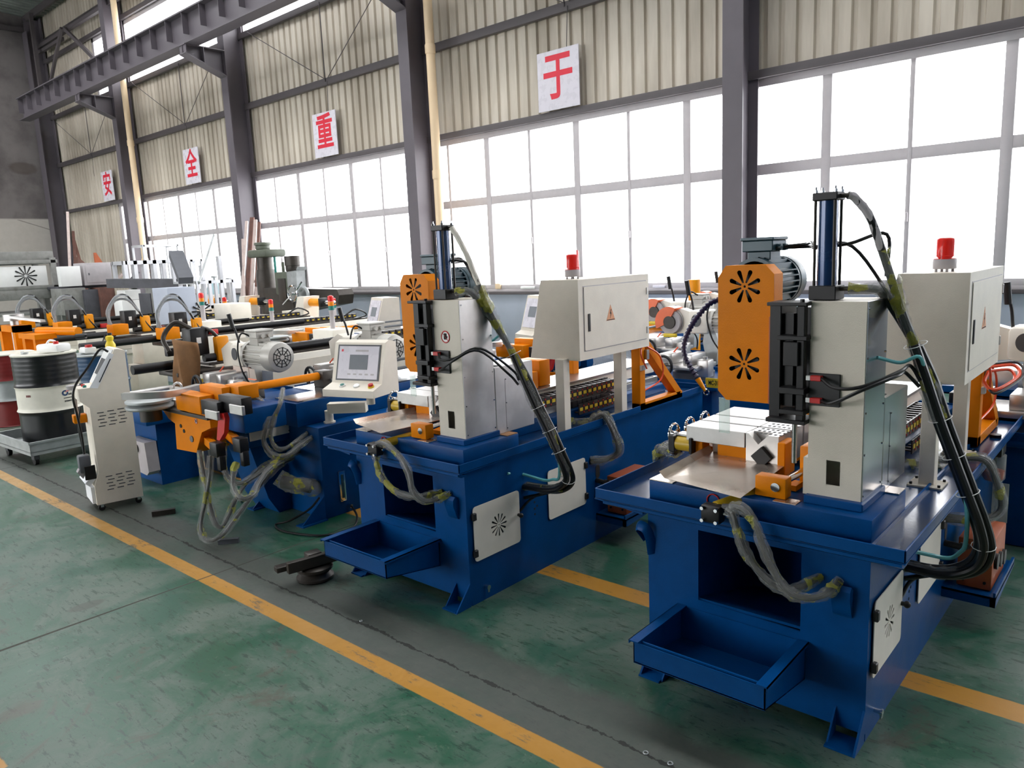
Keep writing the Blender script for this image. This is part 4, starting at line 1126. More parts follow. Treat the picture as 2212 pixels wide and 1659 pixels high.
        fb = [(806, 962, -.09), (830, 958, -.10), (862, 985, -.11), (882, 1020, -.12), (892, 1060, -.13), (915, 1082, -.11), (945, 1078, -.06), (974, 1066, -.004)]
        for f_ in (fa, fb): h(t, [W(a, b2, Y=v) for a, b2, v in f_], .010, .018, a=.08)
    # left rear hoses of the vise cylinder, falling over the tray rim
    for k in range(2):
        h(t, [(-.88, .33 + .04 * k, .80), (-.95, .36 + .04 * k, .80 + .01 * k), (-1.01, .42 + .05 * k, .775), (-1.045, .46 + .05 * k, .71), (-1.05, .47 + .05 * k, .60), (-1.0, .42 + .05 * k, .48), (-.90, .36 + .05 * k, .40), (-.822, .33 + .05 * k, .37)], .012, .024)
    # right rear hoses
    for k in range(2):
        h(t, [(-.10, 1.2, .705), (-.02, 1.08 + .02 * k, .715), (ro - .0, 1.10 + .03 * k, .735), (ro + .05, 1.12 + .03 * k, .64), (ro + .07, 1.13 + .03 * k, .53 - .01 * k), (ro + .02, 1.08, .49 - .01 * k), (.0, 1.0, .50 - .02 * k)], .010, .019)
    MB().tube([(-.16, 1.0, .70), (-.05, 1.05, .705), (-.01, 1.15, .71), (-.08, 1.22, .715)], .022, 8, 5, jitter=.2).build('coiled_wrap', 'film', t)
    # clear blade shield below the belt cover
    MB().box((-.655, .27, .93), (-.61, .273, 1.07)).build('blade_shield', 'acrylic', t)
    if near:
        ah = MB().box((-.0, 1.70, .60), (.10, 1.82, .67), .008).cyl((.06, 1.76, .67), (.06, 1.76, .70), .025, n=14).build('air_filter_head', 'black', t)
        MB().lathe([(.042, .47), (.052, .485), (.052, .60)], (.06, 1.76, 0), n=24).build('filter_bowl', 'bowl', ah)
        MB().lathe([(.038, .473), (.047, .49), (.047, .52)], (.06, 1.76, 0), n=24).build('red_oil', 'redoil', ah)
        MB().cyl((.06, 1.76, .50), (.06, 1.76, .60), .014, n=12).build('filter_tube', 'black', ah)
    return t
saw1 = build_saw(O1, 'nearest blue saw machine with orange belt cover, at the right of the picture', True, .115)
saw2 = build_saw(O2, 'second blue saw machine with orange belt cover, behind and left of the nearest one', False, .03)
# ================================================================== HYDRAULIC TUBE BENDERS (blue bed, orange head)
def build_bender(label, full=True, origin=(-4.45, 2.35, 0)):
    """modelled in the coordinates of the third machine of the row, origin = front right corner of its bed on the floor"""
    O = Vector(origin)
    t = thing('tube_bender', label, 'bending machine', origin, group='blue tube benders with orange heads', world=True)
    B = lambda *a, **k: MB().box(*a, **k)
    mb = B((-4.82, 2.42, .50), (-4.45, 4.9, .775), .006).box((-4.86, 2.9, .44), (-4.42, 4.8, .50), .004)
    bed = mb.build('bed', 'blue', t)
    B((-4.80, 3.0, .776), (-4.46, 4.8, .784)).box((-4.52, 2.68, .776), (-4.25, 4.18, .785)).build('top_plate', 'stainless', bed)
    MB().prism([(2.43, .545), (2.74, .545), (2.74, .705), (2.43, .72)], 'x', -4.449, -4.445).build('side_plate', 'cream2', bed)
    mb = MB()
    for y, z in ((2.72, .56), (2.72, .69), (2.46, .70)): mb.cyl((-4.446, y, z), (-4.441, y, z), .006, n=8)
    mb.build('panel_bolts', 'black', bed)
    # stand and hydraulic cabinet
    mb = B((-4.72, 2.72, 0.0), (-4.10, 4.3, .617), .005)
    cab = mb.build('hydraulic_cabinet', 'blue', t)
    B((-4.46, 2.66, .617), (-4.24, 4.2, .775), .005).build('upper_housing', 'blue', cab)
    for x0 in (-4.108, -4.71):
        MB().prism([(2.72, .16), (2.72, 0), (2.53, 0)], 'x', x0, x0 + .008).box((x0 - .05, 2.53, 0), (x0 + .03, 2.72, .008)).build('foot', 'blue', t)
    lg = B((-4.105, 2.835, .09), (-4.085, 2.885, .30), .006).build('level_gauge', 'chrome', cab)
    B((-4.086, 2.85, .115), (-4.082, 2.87, .275)).build('gauge_glass', 'motor', lg)
    B((-4.10, 3.05, .25), (-4.094, 3.35, .50), .002).build('inspection_cover', 'cream2', cab)
    B((-4.10, 3.03, .29), (-4.085, 3.06, .33), .002).build('latch', 'black', cab)
    MB().cyl((-4.10, 2.9, .05), (-4.06, 2.9, .05), .012, n=12).build('drain_plug', 'chrome', cab)
    MB().prism([(2.45, .50), (2.95, .50), (2.95, .0), (2.62, .0), (2.55, .12)], 'x', -4.80, -4.50).build('front_stand', 'blue', t)
    # bending head
    Y = 2.22
    P = lambda px, py, y=Y: at(px, py, Y=y)
    def plate(pts, y0, y1, name, mat, par):
        q = [(P(a, b, y0).x, P(a, b, y0).z) for a, b in pts]
        return MB().prism(q, 'y', y0, y1).build(name, mat, par)
    hd = plate([(352, 886), (400, 889), (452, 896), (455, 925), (436, 934), (424, 978), (382, 970), (378, 915), (364, 904)], 2.22, 2.45, 'swing_arm', 'orange', t)
    mb = MB()
    for px, py, r in ((391, 920, .013), (398, 931, .013)): c = P(px, py); mb.cyl(c - Vector((0, .004, 0)), c, r, n=16)
    mb.build('arm_holes', 'slot', hd)
    c = P(415, 948); MB().cyl(c - Vector((0, .006, 0)), c, .022, n=20).build('round_cap', 'skin', hd)
    no_hand_sign(hd, tuple(P(424, 910) - Vector((0, .001, 0))), .018)
    c0 = P(352, 885); c1 = P(452, 888)
    B((c0.x, 2.20, c0.z - .0), (c1.x, 2.50, c0.z + .022), .003).build('arm_table', 'darkiron', t)
    # bend die and long pressure arm
    c = P(312, 868, 2.12)
    dd = MB().lathe([(.14, -.035), (.15, -.025), (.15, -.012), (.125, 0), (.15, .012), (.15, .025), (.14, .03)], c + Vector((.08, 0, 0)), 'z', 36).build('bend_die', 'galv', t)
    MB().cyl(c + Vector((.08, 0, -.12)), c + Vector((.08, 0, -.035)), .07, n=24).build('die_spindle', 'darkiron', dd)
    path = [P(266, 856, 1.88), P(318, 854, 1.98), P(362, 851, 2.1), P(395, 845, 2.24), P(430, 836, 2.42)]
    mb = MB().tube(path, .030, 4, 5, square=True, flat=1.0)
    mb.build('link_arm', 'ground', t)
    c = P(383, 836, 2.4); MB().torus(c, .03, .009, 'x', 20, 8).build('eye_bolt', 'ground', t)
    c = P(383, 846, 2.4); B(c - Vector((.06, .03, .0)), c + Vector((.06, .03, .03)), .006).build('link_clevis', 'ground', t)
    a = P(358, 880, 2.3); b = P(390, 862, 2.3)
    B((a.x, 2.26, a.z), (b.x, 2.36, b.z), .004).build('clamp_die', 'ground', t)
    mb = MB()
    a = P(388, 884); b = P(436, 856); mb.box((a.x, 2.2, a.z), (b.x, 2.31, b.z), .008)
    a = P(434, 872, 2.3); b = P(478, 838, 2.3); mb.box((a.x, 2.3, a.z), (b.x, 2.39, b.z), .008)
    a = P(481, 862, 2.34); b = P(508, 836, 2.34); mb.box((a.x, 2.36, a.z), (b.x, 2.5, b.z), .008)
    mb.build('clamp_block', 'orange', t)
    mb = MB()
    a = P(436, 895, 2.16); b = P(468, 870, 2.16); mb.box((a.x, 2.16, a.z), (b.x, 2.22, b.z), .005)
    a = P(474, 888, 2.2); b = P(520, 861, 2.2); mb.box((a.x, 2.2, a.z), (b.x, 2.27, b.z), .005)
    mb.build('slide_block', 'black', t)
    mb = MB()
    a = P(443, 903, 2.14); b = P(468, 890, 2.14); mb.box((a.x, 2.14, a.z), (b.x, 2.16, b.z), .003)
    a = P(496, 893, 2.18); b = P(522, 878, 2.18); mb.box((a.x, 2.18, a.z), (b.x, 2.2, b.z), .003)
    mb.build('guide_bar', 'ground', t)
    a = P(484, 928, 2.3); b = P(524, 886, 2.3)
    B((a.x, 2.3, a.z), (b.x, 2.6, b.z), .012).build('head_casting', 'blue', t)
    plate([(472, 893), (482, 893), (486, 905), (484, 935), (474, 952), (468, 950)], 2.17, 2.2, 'hose_guard', 'red', t)
    # two clamping cylinders pointing to the aisle
    for k, (p0, p1) in enumerate((((440, 945), (470, 970)), ((490, 935), (520, 960)))):
        a = P(*p0, 2.34 + .06 * k); b = P(*p1, 2.12 + .06 * k)
        cy = MB().bar(a + Vector((-.02, 0, 0)), b + Vector((-.02, 0, 0)), .03, .05).bar(a + Vector((.022, 0, 0)), b + Vector((.022, 0, 0)), .03, .05).build('clamp_cylinder', 'orange', t)
        MB().cbox(b, (.085, .06, .085), .006).build('cylinder_end', 'black', cy)
        MB().cbox(b + Vector((.03, 0, -.08)), (.04, .04, .09), .004).build('elbow_fitting', 'black', cy)
    # mandrel rod and pull cylinder on top
    MB().cyl((-4.62, 2.5, .865), (-4.62, 3.15, .865), .028, n=20).build('pull_cylinder', 'orange', t)
    B((-4.68, 3.1, .784), (-4.56, 3.2, .90), .006).box((-4.67, 2.56, .784), (-4.57, 2.64, .85), .004).build('rod_bracket', 'darkiron', t)
    MB().cyl((-4.66, 3.15, .88), (-4.66, 4.7, .88), .012, n=10).cyl((-4.54, 3.15, .83), (-4.54, 4.7, .83), .014, n=10).build('mandrel_rod', 'dial', t)
    MB().cyl((-4.70, 4.6, .784), (-4.70, 4.6, .80), .05).box((-4.74, 4.55, .784), (-4.5, 4.75, .92), .006).build('rear_support', 'orange', t)
    if full:
        Pz = lambda a, b, y: at(a, b, Y=y)
        def hose(pts, r=.011, w=.02, a=0, b=1): wrapped_hose(t, [Pz(*p) for p in pts], r, w, a=a, b=b)
        hose([(455, 985, 2.14), (452, 1030, 2.1), (444, 1080, 2.06), (434, 1130, 2.02), (438, 1158, 2.0), (455, 1168, 2.0), (480, 1156, 2.05), (505, 1125, 2.14), (532, 1088, 2.25), (565, 1045, 2.4), (600, 1008, 2.6), (640, 985, 2.74)])
        hose([(432, 975, 2.2), (438, 1015, 2.16), (447, 1060, 2.12), (456, 1100, 2.1), (466, 1130, 2.08), (480, 1138, 2.1), (495, 1112, 2.16), (510, 1078, 2.22), (535, 1040, 2.34), (575, 1005, 2.5), (630, 985, 2.74)])
        hose([(511, 1000, 2.14), (504, 1025, 2.1), (505, 1055, 2.08), (522, 1076, 2.08), (545, 1070, 2.15), (560, 1040, 2.25), (590, 1005, 2.4), (650, 970, 2.74)])
        hose([(484, 958, 2.3), (483, 1000, 2.2), (492, 1030, 2.18), (515, 1045, 2.2), (550, 1030, 2.3), (600, 995, 2.5), (650, 975, 2.74)])
        hose([(536, 852, 2.6), (560, 862, 2.56), (580, 890, 2.5), (574, 925, 2.44), (570, 955, 2.42), (590, 983, 2.44), (618, 984, 2.5), (645, 965, 2.6), (674, 945, 2.72)])
        hose([(611, 840, 2.66), (606, 870, 2.56), (592, 905, 2.5), (585, 940, 2.46), (594, 966, 2.46), (612, 970, 2.5), (640, 955, 2.6), (664, 935, 2.72)], .010, .016)
        MB().tube([Pz(600, 1030, 2.5), Pz(625, 1045, 2.55), Pz(655, 1050, 2.6), Pz(680, 1055, 2.7)], .055, 12, 6, jitter=.12).build('wrapped_pump_motor', 'film', t)
        MB().cyl(Pz(610, 1040, 2.55), Pz(672, 1052, 2.66), .042, n=18).build('pump_motor', 'darkiron', t)
        MB().tube([Pz(690, 1075, 2.68), Pz(668, 1100, 2.6), Pz(625, 1125, 2.5), Vector((-4.27, 2.45, .012)), Vector((-4.1, 2.42, .01)), Vector((-3.85, 2.52, .01)), Vector((-3.80, 2.70, .012)), Vector((-3.9, 2.82, .03)), Vector((-4.06, 2.9, .05))], .007, 8, 6).build('drain_hose', 'rubber', t)
    return t
bender1 = build_bender('blue tube bender with orange head, between the white console and the second saw')
# operator pendant of the bender
def build_pendant():
    t = thing('operator_pendant', 'cream operator panel on a swivel arm, beside the second saw', 'control panel', (-4.18, 2.865, .617), rz=.28, world=True)
    r = Matrix.Rotation(.0, 3, 'Z')
    MB().cyl((-4.18, 2.865, .617), (-4.18, 2.865, .70), .028, n=20).cyl((-4.18, 2.865, .617), (-4.18, 2.865, .627), .04, n=20).build('lower_post', 'cabinet', t)
    a = at(697, 880, Y=2.80); b = at(802, 864, Y=3.02)
    MB().bar((a.x, 2.83, .725), (b.x - .0, 2.93, .725), .075, .065).build('swivel_arm', 'cabinet', t)
    q = Vector((-3.86, 2.90, .75)); MB().cyl(q, q + Vector((0, 0, .10)), .028, n=20).build('upper_post', 'cabinet', t)
    # housing: back box with tilted screen face and a desk
    x0, x1 = -4.08, -3.69
    prof = [(2.98, .83), (2.70, .83), (2.70, .875), (2.80, .905), (2.87, 1.155), (2.91, 1.17), (2.98, 1.15)]
    ho = MB().prism(prof, 'x', x0, x1).build('housing', 'cabinet', t)
    n = Vector((0, -(1.155 - .905), .07)).normalized(); up = Vector((0, .07, .25)).normalized()
    def on(x, s): return Vector((x, 2.80, .905)) + up * s
    def sl(xa, xb, s0, s1, d0, d1, name, mat, par):
        mb = MB(); bm = mb.bm
        A = [on(xa, s0), on(xb, s0), on(xb, s1), on(xa, s1)]
        lo = [bm.verts.new(p + n * d0) for p in A]; hi = [bm.verts.new(p + n * d1) for p in A]
        bm.faces.new(lo[::-1]); bm.faces.new(hi)
        for i in range(4): bm.faces.new((lo[i], lo[(i + 1) % 4], hi[(i + 1) % 4], hi[i]))
        return mb.build(name, mat, par, smooth=False)
    bz = sl(x0 + .03, x1 - .03, .015, .245, -.001, .004, 'bezel', 'dial', ho)
    fp = sl(x0 + .042, x1 - .04, .025, .235, .004, .0055, 'face_plate', 'sign', bz)
    sl(x0 + .13, x1 - .12, .085, .18, .0055, .0075, 'screen', 'lcd', fp)
    for k in range(5): sl(x0 + .12 + k * .045, x0 + .145 + k * .045, .05, .06, .0055, .006, 'key', 'skinlight', fp)
    sl(x0 + .06, x0 + .075, .2, .215, .0055, .006, 'red_mark', 'redsign', fp); sl(x0 + .17, x0 + .27, .2, .212, .0055, .006, 'title_strip', 'skinlight', fp)
    du = Vector((0, .10, .03)).normalized(); dn = Vector((0, -.03, .10)).normalized()
    for x, mat_, nm in ((x0 + .12, 'teal', 'green_button'), (x0 + .23, 'lampwhite', 'white_button'), (x0 + .34, 'red', 'red_stop_button')):
        c = Vector((x, 2.752, .8905)); p = c
        k = MB().cyl(p, p + dn * .010, .020 if 'white' not in nm else .021, n=20).build('button_collar', 'yellow' if 'red' in nm else 'white', ho)
        MB().cyl(p + dn * .010, p + dn * (.022 if 'red' in nm else .014), .013 if 'red' not in nm else .016, n=20).build(nm, mat_, k)
    return t
pend = build_pendant()

# ------------------------------------------------------------------ white console on casters
def build_console():
    t = thing('control_console', 'tall white control console on casters, left of the orange bending head', 'control console', (-5.62, 1.87, 0), rz=math.radians(-11))
    # local: x left..0 (right side face at x = 0), y depth, z up
    pr = [(-.0, .05), (.30, .05), (.30, 1.12), (.255, 1.135), (.235, 1.135), (.095, .885), (-.02, .885), (-.02, .80), (.035, .745), (.035, .29), (.0, .19)]
    side = MB().prism(pr, 'x', -.29, 0)
    bd = side.build('housing', 'cabinet', t, smooth=False)
    mb = MB()
    for z0 in (.70, .24):
        for i in range(5):
            for j in range(3):
                y = .075 + j * .065 + (.012 if i % 2 else 0); z = z0 - i * .024 + j * .004
                mb.box((-.0005, y, z), (.0012, y + .042, z + .006))
    mb.build('vent_slots', 'dial', bd)
    # sloping face with a bagged display panel, paper sheets
    n = Vector((0, -.25, .14)).normalized(); up = Vector((0, .14, .25)).normalized(); o = Vector((0, .095, .885))
    def sl(xa, xb, s0, s1, d0, d1, name, mat, par):
        mb = MB(); bm = mb.bm; A = [o + Vector((xa, 0, 0)) + up * s0, o + Vector((xb, 0, 0)) + up * s0, o + Vector((xb, 0, 0)) + up * s1, o + Vector((xa, 0, 0)) + up * s1]
        lo = [bm.verts.new(p + n * d0) for p in A]; hi = [bm.verts.new(p + n * d1) for p in A]
        bm.faces.new(lo[::-1]); bm.faces.new(hi)
        for i in range(4): bm.faces.new((lo[i], lo[(i + 1) % 4], hi[(i + 1) % 4], hi[i]))
        return mb.build(name, mat, par, smooth=False)
    dp = sl(-.275, -.015, .01, .28, .0, .006, 'display_panel', 'white', bd); sl(-.23, -.07, .08, .2, .006, .009, 'display', 'dial', dp)
    MB().prism([(.10, .875), (.228, 1.10), (.20, 1.115), (.05, .885)], 'x', .0012, .003).build('paper_sheet', 'paper', bd, smooth=False)
    MB().prism([(.118, .915), (.205, 1.07), (.20, 1.073), (.113, .918)], 'x', .003, .006).build('black_strip', 'black', bd)
    MB().box((-.275, -.0235, .06), (-.02, .0, .18)).xf(Matrix.Identity(4)).build('kick_plate', 'paper', bd)
    pb = MB().prism([(-.03, .19), (.04, .26), (.02, .285), (-.055, .215)], 'x', -.27, -.02); pb.build('document_box', 'paper', bd)
    for x, m_ in ((-.06, 'teal'), (-.13, 'red'), (-.2, 'dial')): MB().cyl((x, .03, .885), (x, .03, .90), .012, n=16).build('button', m_, bd)
    MB().tube([(-.03, .20, 1.12), (-.03, .15, 1.14), (-.035, .06, 1.02), (-.04, -.02, .92), (-.045, -.05, .83), (-.05, -.04, .70), (-.05, -.03, .55), (-.055, -.03, .42)], .008, 8, 6).build('cable', 'rubber', t)
    MB().tube([(-.09, -.01, .75), (-.1, -.035, .6), (-.09, -.03, .45)], .006, 8, 6).build('cable', 'rubber', t)
    mb = MB().box((-.10, -.075, .29), (-.02, -.0, .415), .012)
    pl = mb.build('pedal_housing', 'skin', t)
    MB().prism([(-.09, .30), (-.02, .40), (-.01, .34), (-.06, .25)], 'x', -.09, -.03).build('foot_pedal', 'skinlight', pl)
    MB().box((-.019, -.05, .24), (-.008, .02, .34), .003).build('pedal_clip', 'black', pl)
    mb = MB().cyl((-.22, -.02, .86), (-.22, -.02, .89), .04, r2=.045, n=16).cyl((-.22, -.02, .68), (-.22, -.02, .86), .012, n=12)
    mb.build('funnel', 'skinlight', t); MB().box((-.25, -.05, .62), (-.17, .034, .68), .005).build('funnel_bracket', 'orange', t)
    for x in (-.27, -.03):
        for y in (.03, .27):
            w = MB().cyl((x - .01, y, .022), (x + .01, y, .022), .022, n=16).build('caster', 'black', t)
            MB().box((x - .014, y - .008, .025), (x + .014, y + .012, .05)).build('caster_fork', 'chrome', w)
    return t
console = build_console()
tag(single('cardboard_box', MB().box((-6.14, 2.0, 0), (-5.98, 2.14, .11), .004), 'brown', 'small brown carton on the floor behind the white console', 'box'))

# ------------------------------------------------------------------ drums
def drum(name, loc, label, bands, top='drumwhite', logo=False):
    t = thing(name, label, 'drum', loc, group='steel oil drums')
    R, Hh = .265, .82
    def prof(z0, z1):
        p = []; k = 22
        for i in range(k + 1):
            z = z0 + (z1 - z0) * i / k; r = R
            for zc, a, w in ((Hh * .36, .012, .014), (Hh * .64, .012, .014)):
                r += a * math.exp(-((z - zc) / w) ** 2)
            if z > Hh * .70: r += .0012 * math.sin(z * 150)
            p.append((r, z))
        return p
    for z0, z1, mat in bands:
        MB().lathe(prof(z0, z1), n=48, cap=False).build('drum_shell', mat, t)
    lid = MB().lathe([(R + .006, Hh - .012), (R + .008, Hh), (R - .004, Hh + .004), (R - .01, Hh - .008), (.001, Hh - .008)], n=48).build('drum_lid', top, t)
    MB().lathe([(R - .0, .0), (R + .007, .006), (R, .014)], n=48).build('drum_chime', bands[0][2], t)
    MB().cyl((-.12, -.12, Hh - .008), (-.12, -.12, Hh + .01), .032, n=16).build('bung', 'galv', lid); MB().cyl((.13, .12, Hh - .008), (.13, .12, Hh + .006), .018, n=12).build('bung', 'galv', lid)
    return t
D1 = (-7.96, 2.37, .14)
d1 = drum('oil_drum', D1, 'black and white oil drum with a small logo, standing on the wheeled steel pan', ((0, .295, 'drumblack'), (.295, .525, 'drumwhite'), (.525, .81, 'drumblack')))
# logo and small print, wrapped on the shell facing the camera
def wrap(pt, z, r=.2655):  # angle (rad, from facing direction), height
    a = math.atan2(-2.4, 7.92) + pt
    return Vector((math.cos(a) * r, math.sin(a) * r, z))
def wrap_strip(name, mat, a0, a1, z0, z1, par, skew=0, r=.2668, n=6):
    mb = MB(); bm = mb.bm; rows = []
    for rr in (r, r + .0008):
        rows.append([(bm.verts.new(wrap(a0 + (a1 - a0) * i / n, z0 + skew * i / n, rr)), bm.verts.new(wrap(a0 + (a1 - a0) * i / n, z1 + skew * i / n, rr))) for i in range(n + 1)])
    for s, row in enumerate(rows):
        for i in range(n):
            bm.faces.new((row[i][0], row[i + 1][0], row[i + 1][1], row[i][1]))
    return mb.build(name, mat, par)
lg = MB()
mb = MB(); bm = mb.bm
k = 18; ring = [[bm.verts.new(wrap(.335 + .155 + (rr * math.cos(a * 2 * PI / k)) / .265, .448 + rr * math.sin(a * 2 * PI / k) * .9, .2668)) for a in range(k)] for rr in (.030, .014)]
for i in range(k):
    if i not in (1, 2): bm.faces.new((ring[0][i], ring[0][(i + 1) % k], ring[1][(i + 1) % k], ring[1][i]))
lo_ = mb.build('round_logo', 'navy', d1)
for j, zz in enumerate((.455, .467, .479)): wrap_strip('logo_stripe', 'redsign', .50 + .05 * j, .72 + .02 * j, zz, zz + .006, d1, skew=.012)
for j in range(4): wrap_strip('small_letters', 'slot', .60 + .045 * j, .63 + .045 * j, .425, .44, d1)
for j in range(9): wrap_strip('small_letters', 'slot', .42 + .038 * j, .448 + .038 * j, .398, .405, d1)
for j in range(6): wrap_strip('small_letters', 'slot', .44 + .05 * j, .475 + .05 * j, .365, .378, d1)
for j in range(3): wrap_strip('side_letters', 'maroon', -.75 + .06 * j, -.71 + .06 * j, .44, .46, d1)
t = thing('oil_jug', 'white plastic jug with a red cap lying on the black and white drum', 'jug', (D1[0] + .10, D1[1] + .06, .965), rz=.4)
MB().box((-.13, -.08, 0), (.13, .08, .075), .02).build('jug_body', 'white', t); MB().cyl((.06, -.02, .075), (.06, -.02, .10), .022, n=14).build('jug_cap', 'red', t)
MB().tube([(-.08, 0, .07), (-.04, 0, .105), (.02, 0, .10), (.04, 0, .075)], .01, 8, 5).build('jug_handle', 'white', t)
drum('oil_drum', (-10.05, 2.62, 0), 'maroon and white drum cut off by the left edge, behind the wheeled pan', ((0, .295, 'maroon'), (.295, .525, 'galv'), (.525, .81, 'maroon')))
drum('oil_drum', (-8.55, 3.06, 0.02), 'dark blue steel drum behind the white console, under the yellow sprayer', ((0, .295, 'drumblue'), (.295, .525, 'drumblue'), (.525, .81, 'drumblue')), top='galv')
t = thing('sprayer_bottle', 'yellow pump sprayer bottle with a black nozzle, on the dark blue drum', 'sprayer', (-8.42, 3.14, .845))
MB().lathe([(.045, 0), (.05, .01), (.05, .08), (.03, .12), (.04, .145), (.038, .165), (.018, .18)], n=24).build('bottle', 'yellow', t)
MB().cyl((0, 0, .18), (0, 0, .2), .022, n=14).bar((.02, .02, .195), (-.17, -.18, .185), .02).tube([(-.16, -.17, .185), (-.23, -.24, .18)], .03, 10, 0).bar((-.03, -.03, .18), (-.05, -.05, .12), .01).build('nozzle', 'blackp', t)
t = thing('oil_jug', 'pale plastic jug with a wide red cap, on the dark blue drum', 'jug', (-8.66, 3.0, .845))
MB().box((-.08, -.06, 0), (.08, .06, .06), .015).build('jug_body', 'white', t); MB().cyl((.03, 0, .06), (.03, 0, .085), .035, n=18).build('jug_cap', 'red', t)
# wheeled galvanised pan
t = thing('wheeled_drip_pan', 'galvanised drip pan on casters under the black and white drum', 'dolly', (-7.93, 2.36, 0), rz=.04)
mb = MB().box((-.42, -.36, .125), (.42, .40, .135))
for lo, hi in (((-.42, -.36, .10), (.42, -.352, .215)), ((-.42, .392, .10), (.42, .40, .215)), ((-.42, -.36, .10), (-.412, .40, .215)), ((.412, -.36, .10), (.42, .40, .215))): mb.box(lo, hi)
for lo, hi in (((-.435, -.372, .205), (.435, -.355, .222)), ((.405, -.37, .205), (.432, .41, .222)), ((-.435, -.37, .205), (-.41, .41, .222))): mb.box(lo, hi)
mb.build('pan', 'galv', t)
for x in (-.33, .33):
    for y in (-.3, .33):
        w = MB().cyl((x, y - .015, .042), (x, y + .015, .042), .042, n=20).build('caster', 'black', t)
        MB().box((x - .03, y - .022, .05), (x + .04, y + .022, .1)).box((x - .045, y - .04, .09), (x + .05, y + .04, .10)).build('caster_fork', 'dial', w)

# ------------------------------------------------------------------ loose pieces on the floor
t = thing('roller_die', 'grooved dark steel roller with a bar, on the floor beside the second saw', 'die', (-3.36, 2.13, 0), rz=1.35)
MB().lathe([(.085, 0), (.098, .008), (.098, .02), (.078, .04), (.098, .06), (.098, .072), (.085, .08)], n=36).build('roller', 'darkiron', t)
MB().box((-.04, -.035, .08), (.035, .035, .15), .004).build('hub', 'darkiron', t)
MB().box((-.16, -.06, .085), (.18, -.028, .145), .003).box((-.2, .0, .082), (.12, .05, .112), .003).build('clamping_bar', 'darkiron', t)
FB = [((-5.19, 2.06), (-5.12, 2.19), .035, 'black square bar lying on the floor right of the white console', 'darkiron'), ((-4.29, 2.07), (-4.21, 2.16), .03, 'short grey steel block on the floor beside the lowest hose loop', 'skin'),
      ((-5.08, 2.62), (-4.92, 2.58), .018, 'thin rod lying on the floor under the orange bending head', 'steel')]
for a, b, w, lab, m_ in FB:
    a, b = Vector((*a, w / 2)), Vector((*b, w / 2))
    single('steel_bar', MB().bar(a, b, w), m_, lab, 'bar')
for px, py, r in ((1395, 1627, .008), (1448, 1650, .008), (780, 1342, .006)):
    p = at(px, py, Z=0)
    lab = {1395: 'pale ring washer lying in the floor crack, lower right, upper of two', 1448: 'pale ring washer lying in the floor crack, lower right, lower of two', 780: 'tiny pale metal scrap in the floor crack left of the second saw foot'}[px]
    single('washer', MB().torus(p + Vector((0, 0, .002)), r, .0022, 'z', 16, 6), 'galv', lab, 'washer')
# ================================================================== MACHINES FURTHER BACK
def place(root, loc, rz=0.0, label=None, name=None):
    root.location = loc; root.rotation_euler = (0, 0, rz)
    if label: root['label'] = label
    return root
# more tube benders of the same build
for (px, py), lab in (((1140, 772), 'tube bender seen between the second saw and its control cabinet'),
                      ((665, 738), 'far blue tube bender with a red box, above the orange mandrel tube')):
    head = at(px, py, Z=.75); src = Vector((-4.72, 2.28, .75)); 
    c = copy_tree(bender1)
    for ch in list(kids(c)):
        nm = ch.name.split('.')[0]
        if nm in ('plastic_wrap', 'hose', 'drain_hose', 'wrapped_pump_motor'):
            for g in kids(ch): bpy.data.objects.remove(g)
            bpy.data.objects.remove(ch)
    place(c, Vector((-4.45 + head.x - src.x - (.1 if px > 1000 else 0), 2.35 + head.y - src.y, 0)), 0, lab)
